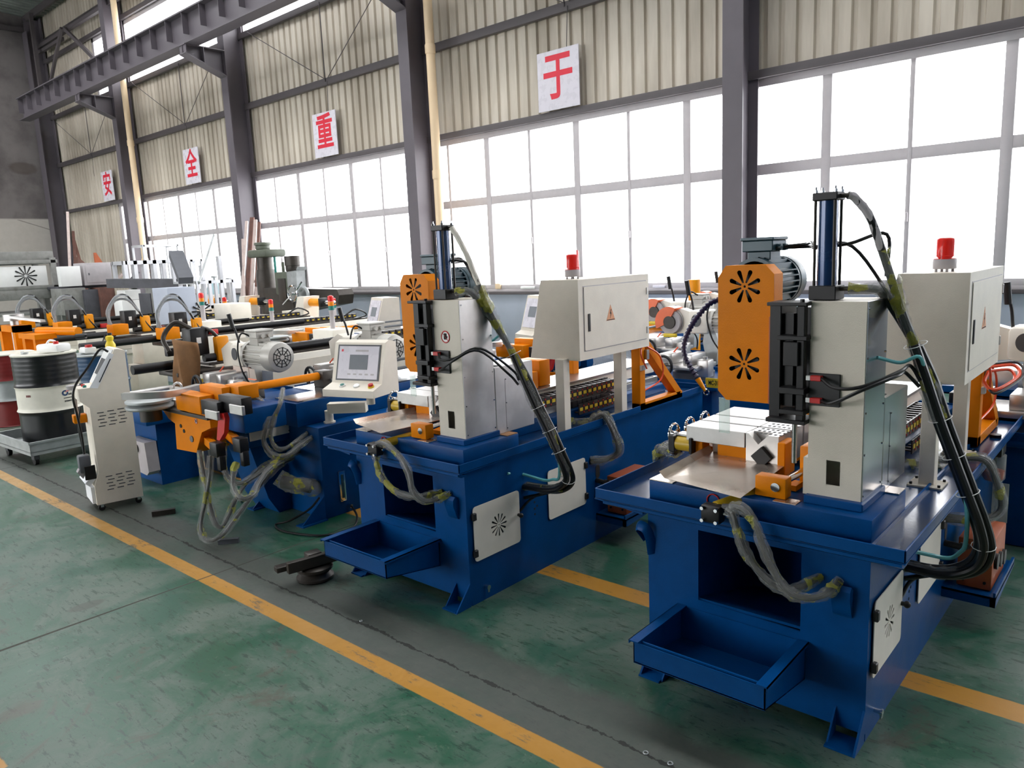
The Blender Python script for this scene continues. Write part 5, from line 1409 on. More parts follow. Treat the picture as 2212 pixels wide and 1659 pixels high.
# ------------------------------------------------------------------ white cold saws
def build_cold_saw():
    t = thing('cold_saw', 'white cold saw', 'saw machine', (0, 0, 0), group='white cold saws with ribbed motors')
    mb = MB().box((-.30, -.22, 0), (.28, .32, .56), .01).box((-.36, -.30, .56), (.36, .40, .60), .01)
    for lo, hi in (((-.36, -.30, .60), (.36, -.29, .64)), ((-.36, .39, .60), (.36, .40, .64)), ((-.36, -.30, .60), (-.35, .40, .64)), ((.35, -.30, .60), (.36, .40, .64))): mb.box(lo, hi)
    ba = mb.build('base', 'blue', t)
    MB().box((-.2, -.226, .12), (.05, -.22, .34), .002).build('base_door', 'cream2', ba)
    MB().lathe([(.17, .60), (.17, .66), (.12, .68), (.12, .70)], (0, .02, 0), n=30).build('turntable', 'skin', t)
    vi = MB().box((-.20, -.24, .70), (.16, .10, .735), .004).box((-.20, -.2, .735), (-.08, .04, .82), .006).box((.02, -.2, .735), (.10, .04, .82), .006).build('vise', 'ground', t)
    MB().box((-.27, -.16, .74), (-.2, 0, .80), .006).build('vise_slide', 'blackp', vi)
    w = MB().torus((-.1, -.30, .74), .075, .012, 'y', 26, 8).cyl((-.1, -.32, .74), (-.1, -.24, .74), .015, n=12)
    for k in range(3): a = 2 * PI * k / 3; w.bar((-.1, -.30, .74), (-.1 + math.cos(a) * .07, -.30, .74 + math.sin(a) * .07), .014, .01)
    w.build('vise_handwheel', 'blackp', t)
    MB().prism([(.06, .70), (.14, .70), (.16, .88), (.12, 1.02), (.04, 1.02), (.02, .88)], 'y', .14, .24).build('pivot_post', 'galv', t)
    # head: gearbox housing with oval plate, blade hub with guard, motor
    hd = MB().box((-.03, -.03, .97), (.15, .17, 1.16), .03).prism([(-.24, .95), (.02, .98), (.02, 1.13), (-.12, 1.17), (-.26, 1.10)], 'y', .02, .12).build('gear_housing', 'cream2', t)
    MB().lathe([(.042, -.036), (.042, -.03)], (.05, 0, 1.065), 'y', 24).xf(Matrix.Translation((0, 0, -.2)) @ Matrix.Diagonal((1, 1, 1.2, 1))).build('oval_plate', 'dial', hd)
    MB().lathe([(.098, 0), (.098, .035), (.08, .05), (.01, .05)], (-.20, -.02, 1.06), 'y', 36).build('blade_housing', 'skinlight', hd)
    MB().lathe([(.01, -.012), (.055, -.012), (.058, 0)], (-.20, -.02, 1.06), 'y', 28).build('blade_hub', 'darkiron', hd)
    MB().lathe([(.112, .03), (.112, .034)], (-.20, -.02, 1.06), 'y', 48).build('saw_blade', 'steel', hd)
    k = 16; pr = [(-.20 + .128 * math.cos(1.1 + 2.5 * i / k), 1.06 + .128 * math.sin(1.1 + 2.5 * i / k)) for i in range(k + 1)] + [(-.20 + .05 * math.cos(1.1 + 2.5 * i / k), 1.06 + .05 * math.sin(1.1 + 2.5 * i / k)) for i in range(k, -1, -1)]
    g = MB().prism(pr, 'y', -.035, .10).build('blade_guard', 'guard', hd)
    MB().box((-.25, -.04, .935), (-.13, -.012, .965), .006).build('yellow_label', 'yellow', hd)
    MB().tube([(-.02, .06, 1.15), (-.03, .04, 1.26), (-.05, .02, 1.33)], .009, 8, 4).tube([(-.045, .03, 1.28), (-.055, .01, 1.40)], .019, 10, 0).build('lever_handle', 'blackp', t)
    electric_motor(t, (.14, .08, 1.065), .095, .34, 'x', 'motorgrey', ribs=20)
    MB().tube([(.25, .02, 1.22), (.20, -.04, 1.25), (.16, -.06, 1.12), (.20, -.06, .95), (.26, -.02, .82), (.2, .1, .7)], .007, 8, 6).build('motor_cable', 'rubber', t)
    MB().tube([(-.1, -.06, .86), (-.14, -.1, .78), (-.06, -.12, .7), (.02, -.1, .68)], .006, 8, 5).build('coolant_line', 'orangetube', t)
    MB().box((.12, -.16, .64), (.22, -.06, .78), .01).cyl((.17, -.11, .78), (.17, -.11, .80), .02).build('air_cylinder', 'ground', t)
    MB().prism([(-.34, .66), (-.16, .66), (-.12, .70), (-.30, .70)], 'y', .12, .26).build('orange_stop', 'guard', t)
    return t
CS = [((1502, 690), 1.08, 'white cold saw with orange guard, closest to the nearest saw belt cover'),
      ((1440, 668), 1.08, 'white cold saw with orange guard, beside the second saw control cabinet'),
      ((1560, 650), 1.08, 'farthest white cold saw, orange guard showing just below the window sill'),
      ((520, 765), .955, 'white cold saw with a large ribbed motor, above the orange mandrel tube'),
      ((756, 748), .955, 'white cold saw whose motor shows above the operator pendant'),
      ((2195, 735), 1.08, 'white cold saw at the right edge, behind the nearest control cabinet')]
cs0 = build_cold_saw()
for i, ((px, py), z, lab) in enumerate(CS):
    c = cs0 if i == 0 else copy_tree(cs0)
    p = at(px, py, Z=z)
    place(c, (p.x + (.1 if i == 1 else 0), p.y - .05, 0), 0.0, lab)
    if i in (3, 4):
        for hh_ in kids(c):
            for g in kids(hh_):
                if g.name.split('.')[0] in ('blade_guard', 'blade_housing', 'blade_hub', 'saw_blade', 'yellow_label'): bpy.data.objects.remove(g)
            nm = hh_.name.split('.')[0]
            if nm in ('gear_housing', 'lever_handle', 'motor_cable'): hh_.location.z -= .11
            if nm == 'motor':                     # a larger motor on these two
                s_ = 1.28; hh_.scale = (s_, s_, s_); cc_ = Vector((.14, .08, 1.065)); hh_.location = cc_ - cc_ * s_ + Vector((0, 0, -.11))
# cream body machines with drag chain and orange head (pipe benders), beds running to the windows
def build_nc():
    t = thing('pipe_bender', 'pale pipe bender', 'bending machine', (0, 0, 0), group='pale pipe benders with black motors and looped hoses')
    bd = MB().box((-.36, 0.25, .42), (0, 3.0, .84), .01).box((-.30, .9, 0), (-.04, 1.3, .42), .005).box((-.30, 2.3, 0), (-.04, 2.8, .42), .005).box((-.34, .15, .05), (-.02, .55, .42), .01).build('bed', 'cream2', t)
    MB().box((.0, .55, .50), (.006, 2.9, .78), .002).build('side_cover', 'cream', bd)
    MB().box((-.34, .2, .84), (-.02, 2.95, .86), .002).build('guide_rail', 'darkiron', bd)
    MB().cyl((-.10, .2, .90), (-.10, 1.9, .90), .035, n=16).cyl((-.22, -.95, .865), (-.22, .0, .865), .04, n=16).build('black_tube', 'black', t)
    MB().box((-.16, -.12, .86), (.06, .08, 1.0), .01).build('head_block', 'orange', t)
    MB().box((-.34, -.1, .78), (.02, .4, .82), .01).build('head_plate', 'darkiron', t)
    MB().box((-.30, .12, .92), (-.14, .28, 1.16), .008).build('servo_motor', 'black', t)
    MB().box((-.138, .17, 1.03), (-.134, .21, 1.08)).build('motor_label', 'white', t)
    MB().box((-.12, .30, .86), (-.04, .42, 1.08), .02).build('hose_bracket', 'amber', t)
    MB().box((-.36, -.02, .93), (-.30, .2, 1.0), .006).build('valve_stack', 'blackp', t)
    for k in range(2):
        pts = [(-.05 - .07 * k, -.1, 1.0), (-.06 - .07 * k, -.12 + .05 * k, 1.18), (-.07 - .05 * k, .02, 1.36 - .05 * k), (-.07, .16, 1.36 - .05 * k), (-.06, .28, 1.15), (-.05, .36, .98), (-.04, .45, .86)]
        h = MB().tube(pts, .013, 8, 5).build('hose', 'rubber', t)
        MB().tube(pts[:4 + k], .019, 8, 5, jitter=.15).build('plastic_wrap', 'bag', h)
    # drag chain on top
    mb, my = MB(), MB()
    for k in range(25):
        y = .62 + .09 * k
        mb.box((-.24, y, .865), (-.16, y + .075, .925), .004); my.box((-.158, y + .02, .885), (-.1555, y + .055, .903))
    mb.box((-.24, .62, .87), (-.165, 2.85, .90)); 
    ch = mb.build('drag_chain', 'chainlink', t); my.build('yellow_link_pattern', 'yellow', ch)['kind'] = 'stuff'
    MB().box((-.2, .50, .86), (-.02, .60, .92), .004).build('red_carriage_end', 'red', t)
    MB().tube([(-.05, 2.6, .84), (.02, 2.9, .9), (.03, 2.7, 1.0), (-.02, 2.5, .9)], .012, 6, 4).build('cable', 'rubber', t)
    return t
NC = [((370, 716), .95, 'nearest pale pipe bender with looped hoses, left of the cold saw motor'),
      ((260, 700), 1.0, 'pale pipe bender with looped hoses, head above the tall white console'),
      ((140, 695), 1.0, 'pale pipe bender with looped hoses above the black and white drum'),
      ((60, 686), 1.03, 'farthest pale pipe bender, near the left edge before the grey rack')]
nc0 = build_nc()
for i, ((px, py), z, lab) in enumerate(NC):
    c = nc0 if i == 0 else copy_tree(nc0)
    p = at(px, py, Z=z); place(c, (p.x, p.y, 0), 0, lab)
c = copy_tree(nc0)
for ch in kids(c):
    if ch.name.split('.')[0] in ('hose', 'plastic_wrap', 'head_block', 'black_tube'):
        for g in kids(ch): bpy.data.objects.remove(g)
        bpy.data.objects.remove(ch)
MB().cyl((-.10, .2, .90), (-.10, 1.9, .90), .035, n=16).cyl((-.22, -.36, .865), (-.22, .0, .865), .04, n=16).build('black_tube', 'black', c, off=(0, 0, 0))
p = at(405, 792, Z=.86); place(c, (p.x, p.y, 0), 0, 'pale pipe bender with a brown cloth on its black motor')
nc4 = c
q = Vector((p.x, p.y, 0))
MB().tube([(-.20, .16, 1.16), (-.25, .05, 1.22), (-.28, -.05, 1.1), (-.2, -.05, .98)], .02, 8, 5).tube([(-.20, .26, 1.16), (-.1, .3, 1.12), (-.05, .4, .95)], .016, 8, 5).build('thick_cable', 'darkiron', nc4, off=(0, 0, 0))
MB().box((.0, .1, .62), (.02, .22, .74), .003).cyl((.01, .3, .62), (.02, .3, .62), .05, n=20).build('yellow_disc', 'yellow', nc4, off=(0, 0, 0))
# brown cloth draped on it
random.seed(3)
mb = MB()
def cf(u, v):
    r = .11 + .05 * v + .022 * math.sin(u * 21 + 2 * v) * v
    a = u * PI * 1.05
    x = q.x - .02 + .05 * v + .17 * math.cos(a) * (1 - .45 * v) + .02 * math.sin(v * 7 + u * 9); y = q.y + .04 - r * math.sin(a)
    return Vector((x, y, 1.10 - (.42 + .14 * math.sin(u * 5 + .6)) * v - .07 * abs(u - .5)))
mb.quadgrid(cf, 22, 14)
cl = single('cloth_rag', mb, 'cloth', 'brown cloth hanging over the black motor of the pipe bender', 'cloth')
m_ = cl.modifiers.new('thickness', 'SOLIDIFY'); m_.thickness = .006
MB().box((-.1, -.08, 0), (-.095, .0, .001))
# orange clamping fixture behind the drums
p = at(62, 752, Y=3.1)
t = thing('clamping_fixture', 'orange frame fixture with steel spindle, standing behind the maroon drum', 'fixture', (p.x, 3.1, 0))
MB().box((-.9, -.2, 0), (.9, .3, .62), .01).build('base', 'cream2', t)
fr_ = MB().box((-.9, -.22, .62), (.9, .32, .68), .005).box((-.75, -.1, .68), (-.65, .1, 1.06)).box((-.2, -.1, .68), (-.1, .1, 1.06)).box((-.75, -.1, .98), (-.1, .1, 1.06)).box((.15, -.1, .68), (.25, .1, .98)).box((.55, -.1, .68), (.63, .1, .94)).box((.1, -.12, .92), (.7, .12, .98)).build('frame', 'orange', t)
MB().cyl((-.42, 0, .68), (-.42, 0, 1.18), .05, n=18).cyl((-.42, 0, 1.12), (-.42, 0, 1.2), .12, n=20).build('spindle', 'ground', t)
MB().cyl((.3, .05, 1.0), (1.05, .25, 1.0), .05, n=16).build('orange_tube', 'orange', t)
MB().bar((-.35, -.05, 1.17), (.35, .1, 1.12), .06, .03).build('top_arm', 'ground', t)
# cream end forming machines with yellow cylinders
def build_former():
    t = thing('end_former', 'tube end former', 'machine', (0, 0, 0), group='pale tube end forming machines with yellow cylinders')
    MB().box((-.6, 0, 0), (.55, .5, .80), .01).build('body', 'cream2', t)
    MB().prism([(-.62, .80), (.0, .80), (.06, 1.16), (-.12, 1.16), (-.2, .98), (-.3, .92), (-.62, .92)], 'y', .1, .4).build('head_frame', 'cream2', t)
    MB().cyl((.03, .25, 1.06), (.34, .25, 1.06), .065, n=24).build('yellow_cylinder', 'yellow' if False else 'amber', t)
    MB().box((.34, .18, .99), (.40, .32, 1.13), .006).build('cylinder_end', 'black', t)
    MB().cyl((.40, .25, 1.06), (.60, .25, 1.06), .03, n=14).sphere((.66, .25, 1.06), .035, 12).build('stop_rod', 'chrome', t)
    MB().box((-.3, .15, .92), (-.2, .35, 1.08), .006).cyl((-.36, .25, 1.0), (-.3, .25, 1.0), .04, n=14).build('clamp', 'black', t)
    return t
FO = [((385, 668), 1.06, 'end former with the largest yellow cylinder, in front of the pale sheet metal cabinet'), ((455, 674), 1.06, 'end former with short yellow cylinder, right of the largest one'),
      ((545, 682), 1.06, 'end former with yellow cylinder, in front of the radial drill column'), ((672, 684), 1.06, 'end former with yellow cylinder, below the radial drill arm')]
f0 = build_former()
for i, ((px, py), z, lab) in enumerate(FO):
    c = f0 if i == 0 else copy_tree(f0)
    yy = (6.6, 7.2, 7.3, 7.2)[i]; p = at(px, py, Y=yy)
    place(c, (p.x, yy - .25, p.z - 1.06 if p.z < 1.06 else 0), 0, lab); c.location.z = 0
# signal towers
def build_tower():
    t = thing('signal_tower', 'three colour signal tower', 'signal light', (0, 0, 0), group='three colour signal towers')
    MB().cyl((0, 0, 0), (0, 0, .20), .03, n=16).cyl((0, 0, .20), (0, 0, .215), .036, n=20).build('pole', 'skinlight', t)
    for z, m_ in ((.215, 'teal'), (.265, 'amberlens'), (.315, 'redlens')): MB().cyl((0, 0, z), (0, 0, z + .048), .034, n=20).build('lens', m_, t)
    MB().lathe([(.034, .363), (.032, .375), (.01, .385)], n=20).build('cap', 'redlens', t)
    return t
M['amberlens'] = pm('amber_lens', (250, 140, 20), .25); M['redlens'] = pm('red_lens', (225, 36, 30), .25)
tw0 = build_tower()
TW = [((489, 690), 6.2, 'hazy pale signal tower left of the radial drill'), ((589, 700), 6.0, 'hazy pale signal tower just right of the drill column'), ((719, 706), 5.2, 'bright red, orange and green signal tower left of the belt cover'),
      ((724, 690), 7.6, 'signal tower half hidden behind the bright one'), ((440, 690), 5.0, 'small signal tower behind the nearest looped hoses')]
for i, ((px, py), Y, lab) in enumerate(TW):
    c = tw0 if i == 0 else copy_tree(tw0); p = at(px, py, Y=Y)
    mbx = MB().box((p.x - .2, p.y - .15, 0), (p.x + .2, p.y + .15, p.z - .02), .01)
    c.location = (p.x, p.y, p.z - .02); c['label'] = lab
    if i in (0, 1):
        for g in kids(c):
            pass
    bx_ = single('white_machine_cabinet', mbx, 'cream2', ('white machine cabinet under the ' + lab.replace('signal tower', 'tower'))[:90], 'cabinet', group='white machine cabinets')
# clear tube hoods over the two pale towers
# ------------------------------------------------------------------ radial drill
def build_drill():
    Y = 8.1; P = lambda px, py, y=Y: at(px, py, Y=y)
    c = P(580, 650); x0 = c.x
    t = thing('radial_drill', 'old olive green radial drilling machine with a long dark arm, in front of the windows', 'drilling machine', (x0, Y, 0), world=True)
    MB().box((x0 - .35, Y - .5, 0), (x0 + 1.3, Y + .5, .18), .02).build('base', 'green_old', t)
    zt = P(575, 556).z; z2 = P(575, 600).z
    MB().cyl((x0, Y, .18), (x0, Y, zt), .15, n=32).build('column', 'darkiron', t)
    MB().lathe([(.18, .9), (.19, 1.0), (.19, 1.5), (.17, 1.62)], (x0, Y, 0), n=32).build('arm_sleeve', 'darkiron', t)
    MB().box((x0 - .24, Y - .24, zt), (x0 + .42, Y + .24, zt + .15), .05).build('top_housing', 'green_old', t)
    zm = P(575, 523).z
    MB().lathe([(.12, zt + .15), (.14, zt + .17), (.14, zm - .06), (.16, zm - .05), (.16, zm - .01), (.14, zm)], (x0 - .02, Y, 0), n=26).build('lift_motor', 'green_old', t)
    MB().cyl((x0 + .36, Y, 1.4), (x0 + .36, Y, zt), .025, n=10).build('lead_screw', 'teal', t)
    e = P(735, 640, Y - .1); za, zb = P(700, 622).z, P(600, 668).z
    MB().prism([(x0 + .1, za + .02), (e.x, za - .02), (e.x + .05, za - .12), (e.x, za - .28), (x0 + 1.1, zb - .06), (x0 + .1, zb - .12)], 'y', Y - .16, Y + .16).build('arm', 'darkiron', t)
    hx = P(650, 600).x
    hb = MB().box((hx - .32, Y - .36, za - .1), (hx + .12, Y - .14, P(640, 586).z), .03).build('drill_head', 'green_old', t)
    MB().box((hx - .2, Y - .38, za - .22), (hx + .05, Y - .34, za + .2), .01).build('head_recess', 'darkiron', hb)
    MB().prism([(hx + .10, za - .2), (hx + .38, za - .2), (hx + .42, za + .35), (hx + .46, za + .4), (hx + .44, P(640, 586).z + .02), (hx + .10, P(640, 586).z)], 'y', Y - .36, Y - .16).build('feed_box', 'galv', hb)
    zt2 = P(655, 552).z
    MB().lathe([(.12, P(640, 586).z), (.13, P(640, 586).z + .02), (.13, zt2 - .18), (.14, zt2 - .17), (.14, zt2)], (hx + .14, Y - .24, 0), n=24).build('spindle_motor', 'darkiron', hb)
    MB().cyl((hx - .12, Y - .28, P(640, 586).z), (hx - .12, Y - .28, P(640, 586).z + .18), .03, n=12).build('oil_cup', 'green_old', hb)
    w = P(632, 634, Y - .44)
    MB().torus(w, .14, .018, 'y', 28, 8).cyl(w - Vector((0, .04, 0)), w + Vector((0, .1, 0)), .035, n=16).build('handwheel', 'chrome', hb)
    MB().tube([w, w + Vector((-.30, -.03, -.2))], .014, 8, 0).tube([w + Vector((.05, 0, .0)), w + Vector((.36, -.03, .2))], .014, 8, 0).build('feed_lever', 'chrome', hb)
    MB().torus(w + Vector((.26, .06, -.03)), .13, .03, 'y', 24, 8).build('feed_dial', 'galv', hb)
    MB().cyl((hx + .12, Y - .26, za - .62), (hx + .12, Y - .26, za - .2), .045, n=16).cyl((hx + .12, Y - .26, za - .72), (hx + .12, Y - .26, za - .62), .03, n=12).build('spindle', 'darkiron', hb)
    return t
build_drill()
# ------------------------------------------------------------------ consoles by the windows
def screen_console(px, py, Y, w, lab):
    p = at(px, py, Y=Y)
    t = thing('operator_console', lab, 'control console', (p.x, Y, 0), rz=-.35, group='pale operator consoles below the windows')
    h = p.z + .28
    bd = MB().prism([(0, 0), (.35, 0), (.35, h), (.12, h), (.0, h - .42), (-.08, h - .46), (-.08, h - .52), (0, h - .54)], 'x', -w / 2, w / 2).build('housing', 'cream', t)
    n = Vector((0, -.42, .12)).normalized(); up = Vector((0, .12, .42)).normalized(); o = Vector((0, 0, h - .42))
    for xa, xb, s0, s1, d, nm, mt in ((-.42 * w, .42 * w, .04, .40, .008, 'face_plate', 'sign'), (-.2 * w, .2 * w, .17, .30, .012, 'screen', 'lcd')):
        mb = MB(); bm = mb.bm; A = [o + Vector((xa, 0, 0)) + up * s0, o + Vector((xb, 0, 0)) + up * s0, o + Vector((xb, 0, 0)) + up * s1, o + Vector((xa, 0, 0)) + up * s1]
        lo = [bm.verts.new(v - n * .004) for v in A]; hi = [bm.verts.new(v + n * d) for v in A]; bm.faces.new(lo[::-1]); bm.faces.new(hi)
        for i in range(4): bm.faces.new((lo[i], lo[(i + 1) % 4], hi[(i + 1) % 4], hi[i]))
        mb.build(nm, mt, bd, smooth=False)
    return t
screen_console(1142, 690, 7.0, .42, 'pale operator console below the window sill, left of the second control cabinet')
screen_console(800, 688, 6.6, .5, 'pale operator console with white face, just left of the orange belt cover')
# cardboard carton on the feed beam of the second saw
t = thing('cardboard_carton', 'open brown cardboard carton beside the drag chain of the second saw', 'box', (O2.x - .58, O2.y + .98, .887), rz=.5)
MB().box((-.10, -.14, 0), (.10, .14, .09), .002).build('carton_body', 'brown', t); MB().prism([(-.10, .09), (.02, .16), (.022, .158), (-.096, .088)], 'y', -.14, .14).build('carton_flap', 'brown', t)
# crumpled plastic bag on the far machine
mb = MB()
random.seed(5)
mb.sphere((0, 0, 0), .16, 24, (1.2, .8, 1.3))
for v in mb.bm.verts: v.co *= 1 + random.uniform(-.16, .16)
p = at(1325, 800, Y=5.2); mb.xf(Matrix.Translation(p)); single('plastic_bag', mb, 'bag', 'crumpled clear plastic bag behind the second saw, under its control cabinet', 'bag')
# machine with name plate behind the nearest belt cover
p = at(1500, 880, Y=5.0)
t = thing('machine_stand', 'blue machine stand with a yellow number plate, beside the nearest belt cover', 'machine', (-2.0, 5.0, 0))
MB().box((-.40, 0, 0), (.2, .7, .66), .01).build('stand', 'blue', t)
a = at(1550, 829, Y=4.985); b = at(1542, 829, Y=4.985)
lb = MB().box((a.x + 2.0 - .10, -.006, a.z - .035), (a.x + 2.0 + .10, 0, a.z + .035), .001).build('number_plate', 'yellow', t)
add_text('plate_lettering', 'MC-315', .046, 'slot', lb, (b.x + 2.0, -.0068, a.z), (1, 0, 0), (0, 0, 1), sx=.62, bold=.001, extrude=.0004)
# flexible coolant hose
p0 = [(1562, 645, 4.6), (1535, 655, 4.6), (1510, 680, 4.6), (1490, 710, 4.62), (1478, 745, 4.64), (1482, 775, 4.66), (1496, 800, 4.66), (1507, 818, 4.66)]
pts = smooth_path([at(a, b, Y=c) for a, b, c in p0], 5)
L = MB(); acc = 0; last = pts[0]; nxt = 0
for i in range(1, len(pts)):
    seg = (pts[i] - pts[i - 1]).length
    while nxt <= acc + seg:
        q_ = pts[i - 1].lerp(pts[i], (nxt - acc) / seg); d = (pts[i] - pts[i - 1]).normalized()
        L.cyl(q_ - d * .016, q_ + d * .010, .010, .021, n=10); nxt += .028
    acc += seg
t = thing('flexible_coolant_hose', 'dark purple beaded coolant hose with an orange nozzle, beside the nearest belt cover', 'hose', tuple(pts[-1]), world=True)
L.bm.verts.ensure_lookup_table()
L._build('hose_segments', 'purple', t)
n0 = pts[-1]; d = (pts[-1] - pts[-3]).normalized()
MB().cyl(n0, n0 + d * .10, .02, .010, n=14).build('nozzle', 'amber', t); MB().torus(n0 + d * .11, .02, .006, 'y', 16, 6).build('clip_ring', 'chrome', t)
# blue machines behind the nearest saw, at the right edge
for (px, py, Y, w, d_, h, lab) in ((2150, 905, 5.2, .5, .6, None, 'blue machine base at the right edge, behind the nearest guide frame'), (2205, 900, 6.4, .7, .7, None, 'second blue machine base at the right edge, behind the first')):
    p = at(px, py, Y=Y)
    t = thing('blue_machine', lab, 'machine', (p.x, Y, 0), group='blue machine bases at the right edge')
    hh = at(px, 835, Y=Y).z
    mb = MB().box((-w / 2, 0, 0), (w / 2, d_, hh - .04), .01).box((-w / 2 - .06, -.08, hh - .05), (w / 2 + .06, d_ + .05, hh - .04))
    for lo, hi in (((-w / 2 - .06, -.08, hh - .05), (w / 2 + .06, -.07, hh)), ((-w / 2 - .06, -.08, hh - .05), (-w / 2 - .05, d_, hh)), ((w / 2 + .05, -.08, hh - .05), (w / 2 + .06, d_, hh))): mb.box(lo, hi)
    b_ = mb.build('base', 'blue', t)
    MB().box((-.2, .02, hh - .03), (.1, .3, hh + .10), .01).build('vise', 'ground', t)
    MB().torus((w / 2 + .02, -.09, hh - .12), .035, .01, 'y', 20, 6).build('lifting_ring', 'galv', t)
# ================================================================== FAR LEFT: RACKS, SHEET METAL CABINETS, STOCK
def fbox(px0, py0, px1, py1, Y, depth, bev=.01):
    """box whose aisle face fits the given outline at plane Y"""
    a = at(px0, py1, Y=Y); b = at(px1, py0, Y=Y)
    return (min(a.x, b.x), Y, min(a.z, b.z)), (max(a.x, b.x), Y + depth, max(a.z, b.z))
def cab(name, label, cat, X0_, X1_, Y0_, Y1_, Z0_, Z1_, mat, group=None, star_at=None, door=True, rz=0):
    t = thing(name, label, cat, ((X0_ + X1_) / 2, (Y0_ + Y1_) / 2, Z0_), rz=rz, group=group)
    hx, hy, h = (X1_ - X0_) / 2, (Y1_ - Y0_) / 2, Z1_ - Z0_
    b = MB().box((-hx, -hy, 0), (hx, hy, h), .008).build('housing', mat, t)
    if door: MB().box((hx, -hy + .04, .05), (hx + .012, hy - .04, h - .05), .004).build('door', mat, b); MB().box((hx + .012, -hy + .08, h * .45), (hx + .02, -hy + .10, h * .55)).build('latch', 'dial', b)
    if star_at: 
        mb = MB()
        for lp in star(star_at[0], star_at[1], .03, star_at[2], 12, .006, .014): mb.prism(lp, 'x', hx + .0125, hx + .014)
        mb._build('vent_star', 'slot', b)
    return t
XR = -17.0
P = lambda px, py, X=XR: at(px, py, X=X)
# heavy grey rack at the left: posts and beams, boxes in it
a = P(0, 545); b = P(128, 600)
t = thing('storage_rack', 'worn grey steel storage rack at the left edge, in front of the end wall', 'rack', (XR - .6, 5.0, 0))
y0, y1 = 3.2 - 5.0, P(135, 640).y - 5.0
zs = [P(60, 618).z, P(60, 562).z, P(60, 640).z - .3]
mb = MB()
for z in zs: mb.box((-.6, y0, z - .07), (.6, y1, z), .006)
mb.box((.5, y0, zs[0] - .26), (.6, y1, zs[0] - .07), .01)
mb.build('rack_beams' if False else 'shelf_frame', 'greyrack', t)
for yy in (y0 + .1, (y0 + y1) / 2 - .3, y1 - .08):
    for xx in (-.55, .5): MB().box((xx, yy - .05, 0), (xx + .1, yy + .05, zs[1] + .04), .006).build('post', 'greyrack', t)
cab('sheet_metal_box', 'long grey sheet metal box lying on top of the left rack', 'box', XR - 1.1, XR - .1, 3.4, P(120, 560).y, zs[1] + .0, P(60, 543).z, 'greyrack', door=False)
cab('machine_cover', 'white machine cover with a petal vent, inside the left rack', 'cover', XR - 1.0, XR - .05, 3.7, P(105, 600).y, zs[0] + .0, P(60, 570).z - .04, 'white', star_at=(P(58, 600).y - (3.7 + P(105, 600).y) / 2, .2, .2), door=False)
# boxes and cabinets right of it
def on(px0, px1, ytop, ybot, X, dx):
    return dict(X0_=X - dx, X1_=X, Y0_=at(px0, ybot, X=X).y, Y1_=at(px1, ybot, X=X).y, Z0_=at((px0 + px1) / 2, ybot, X=X).z, Z1_=at((px0 + px1) / 2, ytop, X=X).z)
def stack(name, label, cat, px0, px1, ytop, ybot, X, dx, mat, **k):
    return cab(name, label, cat, mat=mat, **on(px0, px1, ytop, ybot, X, dx), **k)
stack('work_table', 'grey steel work table holding the pale cabinet shells, behind the looped hoses', 'table', 125, 420, 612, 618, -16.4, 1.0, 'shelfdark', door=False)
bt = on(125, 420, 612, 618, -16.4, 1.0)
tb = [o for o in bpy.data.objects if o.name.startswith('work_table')][0]
for fy in (-.48, -.16, .16, .48):
    L_ = bt['Y1_'] - bt['Y0_']
    for xx in (-.45, .40): MB().box((xx, fy * L_ - .05, -bt['Z0_']), (xx + .08, fy * L_ + .05, 0)).build('leg', 'greyrack', tb)
zt = bt['Z1_']
def onz_(d): d['Z0_'] = zt; return d
for px0, px1, yt, lab, mat, dx in ((132, 178, 575, 'white cabinet door panel leaning on the work table, left of the grey shell', 'white', .15), (184, 245, 567, 'grey cabinet shell with a small key slot, on the work table', 'skinlight', .5)):
    cab('cabinet_shell', lab, 'cabinet', mat=mat, **onz_(on(px0, px1, yt, 614, -16.2, dx)), group='cabinet shells on the work table', door=mat != 'white')
single('red_bracket', MB().prism([(0, 0), (.14, 0), (.04, .2), (0, .2)], 'x', 0, .05).xf(Matrix.Translation(Vector((-16.6, at(203, 560, X=-16.6).y, zt + at(203, 567, X=-16.2).z - zt)))), 'gearbox', 'small red bracket on top of the grey cabinet shell', 'bracket')
stack('shelf_cabinet', 'dark steel cabinet with open front under the work table, left part', 'cabinet', 190, 222, 625, 690, -16.0, .5, 'shelfdark', door=False, group='dark cabinets under the work table')
stack('shelf_cabinet', 'brown rusty cabinet under the work table, middle part', 'cabinet', 224, 256, 620, 690, -15.9, .5, 'rust', door=False, group='dark cabinets under the work table')
stack('shelf_cabinet', 'dark cabinet with a window opening, under the dark steel beam', 'cabinet', 330, 368, 632, 688, -14.4, .5, 'shelfdark', door=False, group='dark cabinets under the work table')
d_ = on(268, 308, 648, 690, -15.4, .4); d_['Z0_'] = 0; cab('white_crate', 'tall white cabinet under the work table, above the looped hoses', 'box', mat='white', door=False, **d_)
stack('white_crate', 'white lid box stacked on the white crate under the work table', 'box', 272, 306, 626, 647, -15.45, .4, 'white', door=False)
stack('steel_cabinet', 'grey steel cabinet with two dark openings below the left rack', 'cabinet', 140, 192, 622, 680, -16.1, .6, 'greyrack', door=False)
